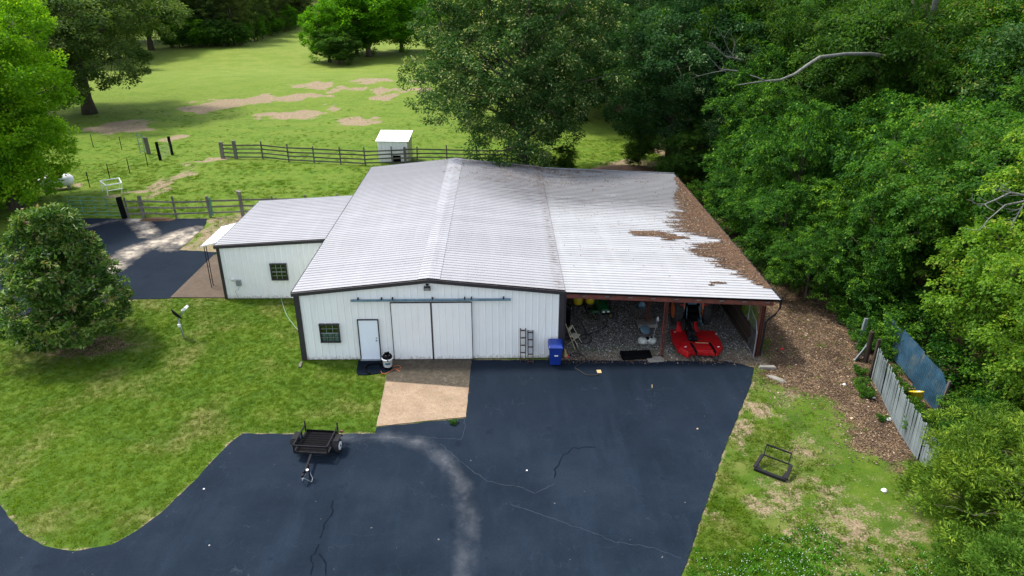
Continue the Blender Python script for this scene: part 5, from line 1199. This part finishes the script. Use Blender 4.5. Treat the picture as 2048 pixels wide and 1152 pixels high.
# satellite dish
a = G(369, 677); t = thing('satellite_dish', 'grey satellite dish on a pole in the front lawn', 'satellite dish', (a[0], a[1], 0))
part('pole', MB().cyl((0, 0, -.05), (-.12, 0, 1.1), .04, n=10), M['grey'], t, True)
part('clamp', MB().box((-.10, -.04, .75), (.13, .12, .14)), M['white'], t, bevel=.02)
dn = Vector((.60, .60, .50)).normalized(); rot = dn.to_track_quat('Z', 'Y').to_euler()
part('dish', MB().lathe([(.01, .0), (.16, .02), (.30, .075), (.37, .12), (.375, .11), (.30, .06), (.16, .005), (.01, -.015)], 24), M['dark_steel'], t, True, loc=(-.22, 0, 1.28), rot=tuple(rot))
part('feed_arm', MB().bar((-.14, 0, 1.1), (.35, 0, 1.62), .05), M['grey'], t)
part('receiver', MB().box((.36, 0, 1.68), (.2, .3, .12), (0, -.7, 0)).cyl((.30, -.1, 1.64), (.2, -.1, 1.58), .05, n=8), M['white'], t, bevel=.01)
# utility trailer
tr_a = math.atan2(G(654, 895, .6)[1]-G(586, 895, .6)[1], 1.25)
a = G(611, 958); b = (G(620, 905, .3)[0], G(620, 905, .3)[1])
cxf = Vector(((G(586, 895, .65)[0]+G(654, 895, .65)[0])/2, 21.6)); cxb = Vector(((G(614, 858, .65)[0]+G(679, 860, .65)[0])/2, 22.95))
ang = math.atan2(-(cxb.x-cxf.x), cxb.y-cxf.y)
ang = -R(6); t = thing('utility_trailer', 'small black open utility trailer parked on the driveway', 'trailer', (cxf.x, cxf.y, .03), ang)
BW, BL_ = 1.28, 1.22
part('bed_frame', MB().bar((-BW/2, 0, .36), (BW/2, 0, .36), .05, .08).bar((-BW/2, BL_, .36), (BW/2, BL_, .36), .05, .08).bar((-BW/2, 0, .36), (-BW/2, BL_, .36), .05, .07).bar((BW/2, 0, .36), (BW/2, BL_, .36), .05, .07), M['dark_steel'], t)
for i in range(9): part('deck_slat', MB().box((0, .07+i*.135, .39), (BW-.06, .115, .02)), M['black'], t)
part('top_rail', MB().bar((-BW/2-.02, 0, .66), (BW/2+.02, 0, .66), .045).bar((-BW/2, 0, .66), (-BW/2, BL_+.05, .70), .045).bar((BW/2, 0, .66), (BW/2, BL_+.05, .70), .045), M['dark_steel'], t)
for x in (-BW/2, BW/2):
    for y in (0, .42, .84, BL_+.03): part('upright', MB().bar((x, y, .34), (x, y, .70 if y < 1.1 else .88), .04), M['dark_steel'], t)
part('ramp_gate', MB().bar((-BW/2+.04, BL_+.03, .42), (BW/2-.04, BL_+.03, .42), .03, .14), M['black'], t)
for s_ in (-1, 1):
    x = s_*(BW/2+.17); wh = part('wheel', MB().lathe([(.13, -.075), (.24, -.075), (.265, -.04), (.265, .04), (.24, .075), (.13, .075)], 24, (0, 0, 0), 'x'), M['rubber'], t, True, loc=(x, .66, .265))
    link('rim', MB().lathe([(.02, s_*.085), (.05, s_*.10), (.10, s_*.082), (.165, s_*.095), (.17, s_*.090), (.15, s_*.0)], 20, (0, 0, 0), 'x').mesh('rim', M['white'], True), wh)
    link('hub', MB().cyl((0, 0, 0), (s_*.115, 0, 0), .035, n=8).mesh('hub', M['black']), wh)
    part('mudguard', MB().tube([(x, .30, .42), (x, .40, .56), (x, .50, .59), (x, .82, .59), (x, .92, .56), (x, 1.02, .42)], .02, 4).box((x, .66, .60), (.2, .42, .02)).box((x, .365, .52), (.2, .02, .18), (R(-35), 0, 0)).box((x, .96, .52), (.2, .02, .18), (R(35), 0, 0)), M['dark_steel'], t)
part('axle', MB().cyl((-BW/2-.1, .66, .265), (BW/2+.1, .66, .265), .03, n=8), M['dark_steel'], t)
part('tail_light', MB().box((BW/2+.14, BL_+.02, .48), (.12, .06, .08)), M['red_steel'], t)
part('tongue', MB().bar((0, .1, .32), (.16, -1.1, .34), .07, .08), M['dark_steel'], t)
part('coupler', MB().bar((.15, -1.08, .38), (.17, -1.36, .38), .09, .09).box((.16, -1.16, .45), (.05, .14, .06)), M['dark_steel'], t, bevel=.01)
part('jack', MB().cyl((.26, -.95, .02), (.26, -.95, .62), .025, n=8).bar((.26, -.95, .6), (.42, -1.0, .6), .02), M['dark_steel'], t)
part('jack_plate', MB().cyl((.27, -1.1, .46), (.27, -1.1, .49), .05, n=12), M['white'], t)
part('safety_chain', MB().tube([(.18, -.85, .3), (.08, -1.0, .12), (.06, -1.2, .06), (.14, -1.36, .3)], .013, 5).tube([(.2, -.85, .3), (.4, -1.05, .08), (.42, -1.22, .05), (.2, -1.34, .3)], .013, 5), M['grey'], t)
# black frame on grass
a = G(1508, 940); b = G(1565, 962); t = thing('steel_frame', 'black steel bale frame lying on the patchy grass', 'frame', (a[0], a[1], .02), math.atan2(b[1]-a[1], b[0]-a[0]))
W_ = math.hypot(b[0]-a[0], b[1]-a[1])+.1
part('lower_frame', MB().bar((0, 0, .06), (W_, 0, .06), .12, .10).bar((0, .02, .1), (.08, .55, .38), .12, .08).bar((W_, .02, .1), (W_-.02, .55, .38), .12, .08).bar((.08, .55, .38), (W_, .55, .38), .05, .05), M['dark_steel'], t, bevel=.01)
for x in (.06, W_-.1): part('corner_gusset', MB().add([(x-.06, .03, .12), (x+.12, .03, .12), (x, .25, .26)], [(0, 1, 2)]), M['dark_steel'], t)
part('upper_frame', MB().bar((.12, .55, .38), (.12, .75, .72), .035).bar((W_-.12, .55, .38), (W_-.12, .75, .72), .035).bar((.12, .75, .72), (W_-.12, .75, .72), .05).bar((.2, .55, .38), (.2, .72, .68), .015), M['dark_steel'], t)
# cardboard, litter
a = G(1198, 745); tag(part('cardboard_piece', MB().box((0, 0, .02), (.19, .26, .03), (0, 0, .05)), M['tan'], None, loc=(a[0], a[1], .03)), 'tan cardboard piece lying on the asphalt below the carport', 'cardboard')
def litter(px, py, s, mat, label, cat='litter', zz=.03):
    a = G(px, py); rr = random.Random(px); poly = [(s*rr.uniform(.6, 1)*math.cos(k_*1.05), s*rr.uniform(.5, .9)*math.sin(k_*1.05)) for k_ in range(6)]
    tag(part('litter', MB().prism(poly, 0, s*.45, .45), M[mat], None, loc=(a[0], a[1], zz)), label, cat)
litter(1768, 982, .13, 'litterw', 'white crumpled paper on the grass left of the cedar'); litter(1777, 840, .16, 'litterw', 'white plastic scrap at the foot of the picket fence')
litter(1748, 797, .08, 'litterw', 'small white scrap above the fence foot weeds'); litter(1688, 770, .1, 'litterw', 'pale scrap in the leaf litter above the grass'); litter(1564, 699, .11, 'redl', 'red plastic scrap in the leaves right of the carport')
litter(1395, 859, .06, 'ltan', 'pale dry leaf on the asphalt near the grass edge'); litter(1054, 942, .05, 'litterw', 'tiny white scrap in the middle of the driveway'); litter(408, 979, .05, 'litterw', 'tiny white scrap on the driveway beside the lawn'); litter(419, 1092, .04, 'litterw', 'tiny white fleck on the driveway at the bottom left')
litter(1704, 838, .09, 'ltan', 'tan scrap among the leaves left of the picket fence')
a = G(1303, 775); tag(part('stick', MB().cyl((0, -.12, .05), (.05, .15, .05), .012, n=5), M['ltan'], None, loc=(a[0], a[1], 0)), 'short brown stick on the dark asphalt', 'stick')

# ---------------------------------------------------------------- under the carport
# tractor
tx, ty = G(1387, 662); ty += .9
t = thing('tractor', 'orange farm tractor parked under the carport behind the red cutter', 'tractor', (tx, ty, .02), R(-1))
def tyre(r, w_, x, y, rim, n=28, lug=True):
    wmb = MB().lathe([(r*.55, -w_/2), (r*.93, -w_/2), (r, -w_*.3), (r, w_*.3), (r*.93, w_/2), (r*.55, w_/2)], n, (0, 0, 0), 'x')
    if lug:
        for k_ in range(18):
            an = k_*2*math.pi/18
            for s_ in (-1, 1):
                a2 = an+(math.pi/18 if s_ > 0 else 0); c_ = (s_*w_*.24, r*1.0*math.cos(a2), r*1.0*math.sin(a2)); wmb.box(c_, (w_*.5, .05, .06), (a2, 0, s_*.5))
    o = part('wheel', wmb, M['rubber'], t, True, loc=(x, y, r)); link('rim', MB().lathe([(.05, -w_*.55), (r*.3, -w_*.52), (r*.5, -w_*.53), (r*.56, -w_*.54), (r*.56, w_*.54), (r*.5, w_*.53), (r*.3, w_*.52), (.05, w_*.55)], 20, (0, 0, 0), 'x').mesh('rim', rim, True), o)
for s_ in (-1, 1): tyre(.74, .40, s_*.72, 0, M['orange']); tyre(.46, .26, s_*.68, 1.95, M['orange'])
part('chassis', MB().box((0, .7, .62), (.42, 2.9, .36)).box((0, -.1, .7), (.5, .6, .5)), M['black'], t, bevel=.02)
part('hood', MB().box((0, 1.75, 1.12), (.62, 1.5, .55)).box((0, 1.0, 1.15), (.66, .2, .62)), M['orange'], t, bevel=.06)
for s_ in (-1, 1):
    part('fender', MB().box((s_*.66, .05, 1.32), (.42, .75, .05)).box((s_*.66, -.42, 1.15), (.42, .05, .35), (R(-25), 0, 0)), M['orange'], t, bevel=.02)
    part('tail_light', MB().box((s_*.62, -.5, 1.22), (.2, .05, .12)), M['redl'], t)
    part('roll_bar_post', MB().tube([(s_*.42, -.3, .8), (s_*.40, -.32, 1.5), (s_*.34, -.34, 2.25)], .035, 6), M['track'], t)
    part('lift_arm', MB().bar((s_*.28, -.3, .45), (s_*.40, -1.1, .42), .05, .08).bar((s_*.30, -.35, 1.1), (s_*.38, -.85, .45), .03, .03), M['track'], t)
part('roll_bar', MB().bar((-.36, -.34, 2.25), (.36, -.34, 2.25), .06), M['track'], t)
part('seat', MB().box((0, 0, 1.18), (.46, .44, .12)).box((0, -.24, 1.38), (.44, .1, .36)), M['shade_blue'], t, bevel=.04)
part('steering_wheel', MB().lathe([(.17, -.012), (.2, 0), (.17, .012), (.15, 0)], 16, (0, .62, 1.52)).cyl((0, .8, 1.2), (0, .62, 1.52), .03, n=6), M['black'], t)
part('hose_bundle', MB().tube([(.1, -.35, 1.0), (.2, -.6, .95), (.12, -.85, .8)], .015, 5).tube([(-.05, -.35, .95), (-.15, -.65, 1.0), (-.05, -.9, .7)], .015, 5), M['black'], t)
# rotary cutter
c0 = G(1390, 690, .35)
t = thing('rotary_cutter', 'bright red rotary cutter hitched behind the tractor at the carport front', 'mower deck', (c0[0], c0[1], 0))
op = [G(*p, .38) for p in ((1341, 659), (1346, 680), (1356, 697), (1376, 709), (1386, 703), (1424, 704), (1434, 709), (1446, 694), (1440, 678), (1428, 661))]
loc_ = [(p[0]-c0[0], p[1]-c0[1]) for p in op]
part('deck', MB().prism(loc_, .16, .38), M['red'], t, bevel=.03)
xl, xr = loc_[0][0], loc_[-1][0]; yt_ = loc_[0][1]; yb = loc_[4][1]
def G0(px, py, z): q = G(px, py, z); return (q[0]-c0[0], q[1]-c0[1])
part('rear_band', MB().prism([G0(1352, 683, .42), G0(1438, 683, .42), G0(1443, 694, .42), G0(1431, 703, .42), G0(1385, 700, .42), G0(1376, 705, .42), G0(1360, 697, .42)], .385, .44, .05), M['red'], t, bevel=.015)
for xx in (-.42, .42): part('hitch_plate', MB().add([(xx-.22, yt_-.25, .38), (xx+.12, yt_-.25, .38), (xx+.05, yt_+.12, .72), (xx-.05, yt_+.12, .72), (xx-.12, yt_+.12, .38)], [(0, 1, 2, 3), (0, 3, 4), (1, 4, 3, 2)]).bar((xx, yt_+.05, .4), (xx, yt_+.2, .7), .16, .06), M['red'], t)
part('gearbox', MB().box((0, yt_-.75, .55), (.34, .42, .32)).cyl((0, yt_-.6, .6), (0, yt_-.1, .66), .09, n=12).box((0, yt_-1.05, .46), (.5, .3, .1)), M['dark_steel'], t, bevel=.03)
part('centre_channel', MB().box((0, yt_-1.0, .40), (.36, 1.5, .07)), M['black'], t)
part('drive_shaft', MB().cyl((0, yt_-.2, .66), (0, yt_+.75, .72), .06, n=10), M['black'], t)
part('top_mast', MB().bar((-.18, yt_-.2, .4), (0, yt_+.05, 1.0), .05).bar((.18, yt_-.2, .4), (0, yt_+.05, 1.0), .05).bar((0, yt_+.05, 1.0), (-.05, yt_-1.5, .45), .05, .03), M['black'], t)
for px in (1389, 1427):
    q = G0(px, 703, .4); part('tail_wheel_arm', MB().bar((q[0], q[1]+.7, .46), (q[0]+.05, q[1]-.15, .44), .10, .06).bar((q[0]+.05, q[1]-.15, .45), (q[0]+.05, q[1]-.22, .15), .05), M['black'], t)
    part('tail_wheel', MB().cyl((q[0]+.0, q[1]-.25, .15), (q[0]+.10, q[1]-.25, .15), .15, n=16), M['rubber'], t)
for px, py in ((1350, 662), (1433, 666), (1371, 694), (1437, 694), (1382, 664)):
    q = G0(px, py, .44); part('decal', MB().box((q[0], q[1], .452 if py > 685 else .387), (.12, .07, .004), (0, 0, .4)), M['white'], t)
q = G0(1400, 686, .44); part('decal', MB().box((q[0]+.1, q[1], .446), (.62, .06, .004), (0, 0, -.12)), M['tan'], t)
# riding mower
a = G(1212, 648); t = thing('riding_mower', 'green riding mower with rounded hood facing out of the carport', 'riding mower', (a[0], a[1]+.25, .02), R(8))
part('hood', MB().add([(-.27, 0, .38), (.27, 0, .38), (.30, .95, .42), (-.30, .95, .42), (-.2, .04, .66), (.2, .04, .66), (.25, .95, .88), (-.25, .95, .88)], [(3, 2, 1, 0), (4, 5, 6, 7), (0, 1, 5, 4), (1, 2, 6, 5), (2, 3, 7, 6), (3, 0, 4, 7)]), M['green'], t, bevel=.07)
part('headlight', MB().box((-.12, -.01, .56), (.12, .03, .07)).box((.12, -.01, .56), (.12, .03, .07)), M['white'], t)
part('grille', MB().box((0, -.012, .47), (.42, .02, .08)), M['black'], t)
part('deck', MB().prism([(-.55, .7), (.55, .7), (.6, 1.1), (.45, 1.5), (-.45, 1.5), (-.6, 1.1)], .12, .30, .12), M['green'], t, bevel=.03)
part('rear_body', MB().box((0, 1.45, .6), (.75, .75, .25)), M['green'], t, bevel=.06)
part('seat', MB().box((0, 1.45, .82), (.42, .4, .10)).box((0, 1.68, 1.02), (.42, .1, .38)), M['yellow'], t, bevel=.04)
part('steering_wheel', MB().lathe([(.15, -.012), (.18, 0), (.15, .012), (.13, 0)], 16, (0, .98, 1.08)).cyl((0, .85, .8), (0, .98, 1.07), .025, n=6), M['black'], t)
for x in (-.42, .42):
    w1 = part('wheel', MB().cyl((x-.07, .22, .2), (x+.07, .22, .2), .2, n=18), M['rubber'], t); link('rim', MB().cyl((x-.075, .22, .2), (x+.075, .22, .2), .1, n=12).mesh('rim', M['yellow']), w1)
    w1 = part('wheel', MB().cyl((x*1.05-.12, 1.5, .28), (x*1.05+.12, 1.5, .28), .28, n=18), M['rubber'], t); link('rim', MB().cyl((x*1.05-.125, 1.5, .28), (x*1.05+.125, 1.5, .28), .15, n=12).mesh('rim', M['yellow']), w1)
# yellow sprayer cart
a = G(1168, 628); t = thing('sprayer_cart', 'two wheeled sprayer cart with yellow tanks deep under the carport', 'cart', (a[0], a[1]+.3, .02), .1)
for x in (-.32, .34): part('tank', MB().lathe([(.05, 0), (.22, .03), (.25, .12), (.25, .42), (.18, .5), (.08, .53)], 18, (x, 0, .45)), M['yellow'], t, True)
part('frame', MB().bar((-.6, 0, .42), (.7, 0, .42), .08).bar((0, 0, .42), (0, -1.0, .3), .05), M['dark_steel'], t)
for x in (-.6, .7):
    w1 = part('wheel', MB().cyl((x-.06, 0, .22), (x+.06, 0, .22), .22, n=16), M['rubber'], t); link('hub', MB().cyl((x-.07, 0, .22), (x+.07, 0, .22), .08, n=10).mesh('hub', M['white']), w1)
a = G(1135, 640); t = thing('black_drum', 'tall black drum against the barn wall under the carport', 'drum', (3.25, 32.6, .02)); part('drum', MB().lathe([(.28, 0), (.3, .03), (.3, .95), (.28, 1.0)], 18), M['black'], t, True); part('rim', MB().lathe([(.29, .98), (.31, 1.0), (.31, 1.03), (.27, 1.03)], 18), M['dark_steel'], t)
t = thing('tyre_stack', 'two old black tyres stacked by the barn wall behind the folding chair', 'tyres', (3.3, 31.2, .02))
for z in (.11, .33): part('tyre', MB().lathe([(.2, -.1), (.33, -.1), (.35, 0), (.33, .1), (.2, .1)], 20), M['rubber'], t, True, loc=(z*.1, 0, z))
a = G(1283, 615); t = thing('metal_bucket', 'shiny galvanised bucket hanging behind the inner carport post', 'bucket', (a[0]-.1, a[1], .02), .3)
part('body', MB().lathe([(.16, 0), (.2, .3), (.215, .32), (.2, .32), (.15, .04)], 18), M['track'], t, True, rot=(R(50), 0, 0)); part('handle', MB().tube([(-.2, 0, .3), (-.1, -.2, .42), (.1, -.2, .42), (.2, 0, .3)], .01, 4), M['grey'], t)
tag(part('white_jug', MB().lathe([(.06, 0), (.075, .03), (.075, .16), (.03, .22), (.03, .27)], 12), M['white'], None, True, loc=(G(1315, 643)[0], G(1315, 643)[1], .02)), 'small white jug on the gravel beside the inner post', 'jug')
# folding chair
a = G(1150, 690); t = thing('folding_chair', 'beige metal folding chair on the gravel near the barn corner', 'chair', (a[0]+.0, a[1]+.1, .02), R(60))
part('seat', MB().box((0, 0, .45), (.42, .40, .03)), M['cream'], t, bevel=.01)
part('backrest', MB().box((0, .27, .78), (.40, .03, .16), (R(-10), 0, 0)), M['cream'], t, bevel=.01)
for s_ in (-1, 1):
    part('leg', MB().bar((s_*.22, -.28, 0), (s_*.22, .28, .86), .025), M['cream'], t); part('leg', MB().bar((s_*.19, .25, 0), (s_*.19, -.16, .45), .025), M['cream'], t)
a = G(1118, 655); b = G(1150, 700)
t = thing('wooden_pole', 'long wooden pole leaning from the barn corner to the gravel', 'pole', (b[0], b[1], .03)); part('shaft', MB().cyl((0, 0, 0), (2.98-b[0], 29.9-b[1], 1.55), .018, n=6), M['ltan'], t)
a = G(1126, 717); t = thing('broom', 'yellow corn broom standing beside the blue bin', 'broom', (a[0]+.08, a[1]+.1, .03)); part('bristles', MB().add([(-.16, -.04, 0), (.16, -.04, 0), (.16, .04, 0), (-.16, .04, 0), (-.05, -.03, .38), (.05, -.03, .38), (.05, .03, .38), (-.05, .03, .38)], [(3, 2, 1, 0), (4, 5, 6, 7), (0, 1, 5, 4), (1, 2, 6, 5), (2, 3, 7, 6), (3, 0, 4, 7)]), M['orange'] if False else M['tan'], t); part('handle', MB().cyl((0, 0, .36), (-.08, .2, 1.5), .014, n=6), M['ltan'], t)
litter(1136, 715, .12, 'redl', 'red gas can lid lying beside the broom', 'lid', .05)
# sprayer tank
a = G(1294, 690); t = thing('spot_sprayer', 'white twin lobed sprayer tank on the gravel', 'sprayer', (a[0], a[1]+.05, .03), 0)
MATS_w = simple('aged_white_plastic', (.45, .46, .42), .6)
part('tank', MB().lathe([(.05, 0), (.2, .02), (.23, .1), (.23, .2), (.17, .28), (.06, .3)], 18, (-.22, 0, .05)).lathe([(.05, 0), (.2, .02), (.23, .1), (.23, .2), (.17, .28), (.06, .3)], 18, (.22, 0, .05)).box((0, 0, .17), (.35, .3, .2)), MATS_w, t, True)
part('pump', MB().box((0, -.02, .33), (.14, .14, .10)).cyl((0, -.1, .28), (0, -.22, .15), .02, n=6), M['black'], t); part('cap', MB().cyl((.2, 0, .34), (.2, 0, .38), .06, n=12), M['black'], t)
a = G(1290, 668); tag(part('metal_lid', MB().lathe([(.02, .05), (.2, .04), (.27, 0), (.27, -.01), (.02, .03)], 18), M['track'], None, True, loc=(a[0], a[1], .25), rot=(R(35), 0, .4)), 'round blue grey metal lid lying behind the sprayer tank', 'pan')  # loose round metal lid, tilted behind the tank
tag(part('spray_wand', MB().tube([(0, 0, .05), (-.25, .15, .1), (.1, .5, .5), (.3, .9, 1.1)], .012, 5), M['grey'], None, loc=(G(1305, 703)[0], G(1305, 703)[1], .03)), 'thin grey wand leaning on the middle carport post', 'wand')
# black tray
op = [G(*p, .02) for p in ((1240, 708), (1298, 706), (1303, 718), (1246, 721))]; cx_, cy_ = sum(p[0] for p in op)/4, sum(p[1] for p in op)/4
t = thing('black_trough', 'shallow black plastic trough at the edge of the gravel', 'trough', (cx_, cy_, .03)); q = [(p[0]-cx_, p[1]-cy_) for p in op]
part('base', MB().prism(q, 0, .03), M['black'], t)
for i in range(4): part('side', MB().bar((*q[i], .08), (*q[(i+1) % 4], .08), .03, .16), M['black'], t)
# black hose
hp = [(1127, 600, 2.6), (1140, 618, 1.9), (1158, 640, .9), (1170, 660, .1), (1172, 675, .05), (1160, 680, .05), (1165, 687, .05), (1180, 685, .05), (1183, 675, .05), (1172, 669, .05), (1160, 672, .05), (1150, 685, .05), (1155, 700, .05), (1160, 710, .05), (1150, 714, .05), (1140, 710, .05), (1150, 706, .05), (1165, 711, .05), (1172, 718, .05), (1160, 728, .06), (1150, 735, .06), (1160, 742, .06), (1175, 750, .06), (1198, 750, .06)]
P_ = []
for a_, b_, z in hp: q = G(a_, b_, z); P_.append((q[0], q[1], z))
P_[0] = (2.95, 30.2, 2.4)
S = []
for i in range(len(P_)-1):
    p0, p1, p2, p3 = [Vector(P_[max(0, min(len(P_)-1, j))]) for j in (i-1, i, i+1, i+2)]
    for j in range(5):
        u = j/5; S.append(.5*((2*p1)+(-p0+p2)*u+(2*p0-5*p1+4*p2-p3)*u*u+(-p0+3*p1-3*p2+p3)*u**3))
S.append(Vector(P_[-1]))
tag(part('black_hose', MB().tube(S, .022, 6), M['rubber'], None, True), 'long black hose looping from the barn wall onto the asphalt', 'hose')
hp = [(1215, 640), (1212, 652), (1196, 662), (1180, 668), (1150, 672)]; S = [(G(*p, .05)[0], G(*p, .05)[1], .05) for p in hp]
tag(part('black_cable', MB().tube(S, .018, 5), M['rubber'], None), 'black cable running from the riding mower across the gravel', 'cable')
# brush pile and mound
a = G(1340, 300); t = thing('brush_pile', 'dark heap of dead branches and roots at the forest edge', 'brush pile', (a[0], a[1], 0)); rr = random.Random(4)
for i in range(16):
    an = rr.uniform(0, 6.28); L = rr.uniform(1, 2.8); z = rr.uniform(.1, 1.2); x, y = rr.uniform(-1.2, 1.2), rr.uniform(-1, 1)
    part('branch', MB().tube([(x, y, z), (x+L*.5*math.cos(an), y+L*.5*math.sin(an), z+rr.uniform(-.1, .5)), (x+L*math.cos(an), y+L*math.sin(an), z+rr.uniform(-.1, .9))], [.11, .07, .03], 6), M['bark'], t)
tag(part('dirt_mound', MB().lathe([(3.4, -.1), (2.8, .25), (1.8, .55), (.8, .75), (.05, .8)], 18), M['sand'], None, True, loc=(11.3, 62.0, 0)), 'low mound of bare brown soil behind the carport', 'mound')
bpy.data.objects[ [o for o in bpy.data.objects if o.name.startswith('dirt_mound')][0].name ].scale = (1.2, .8, .7)
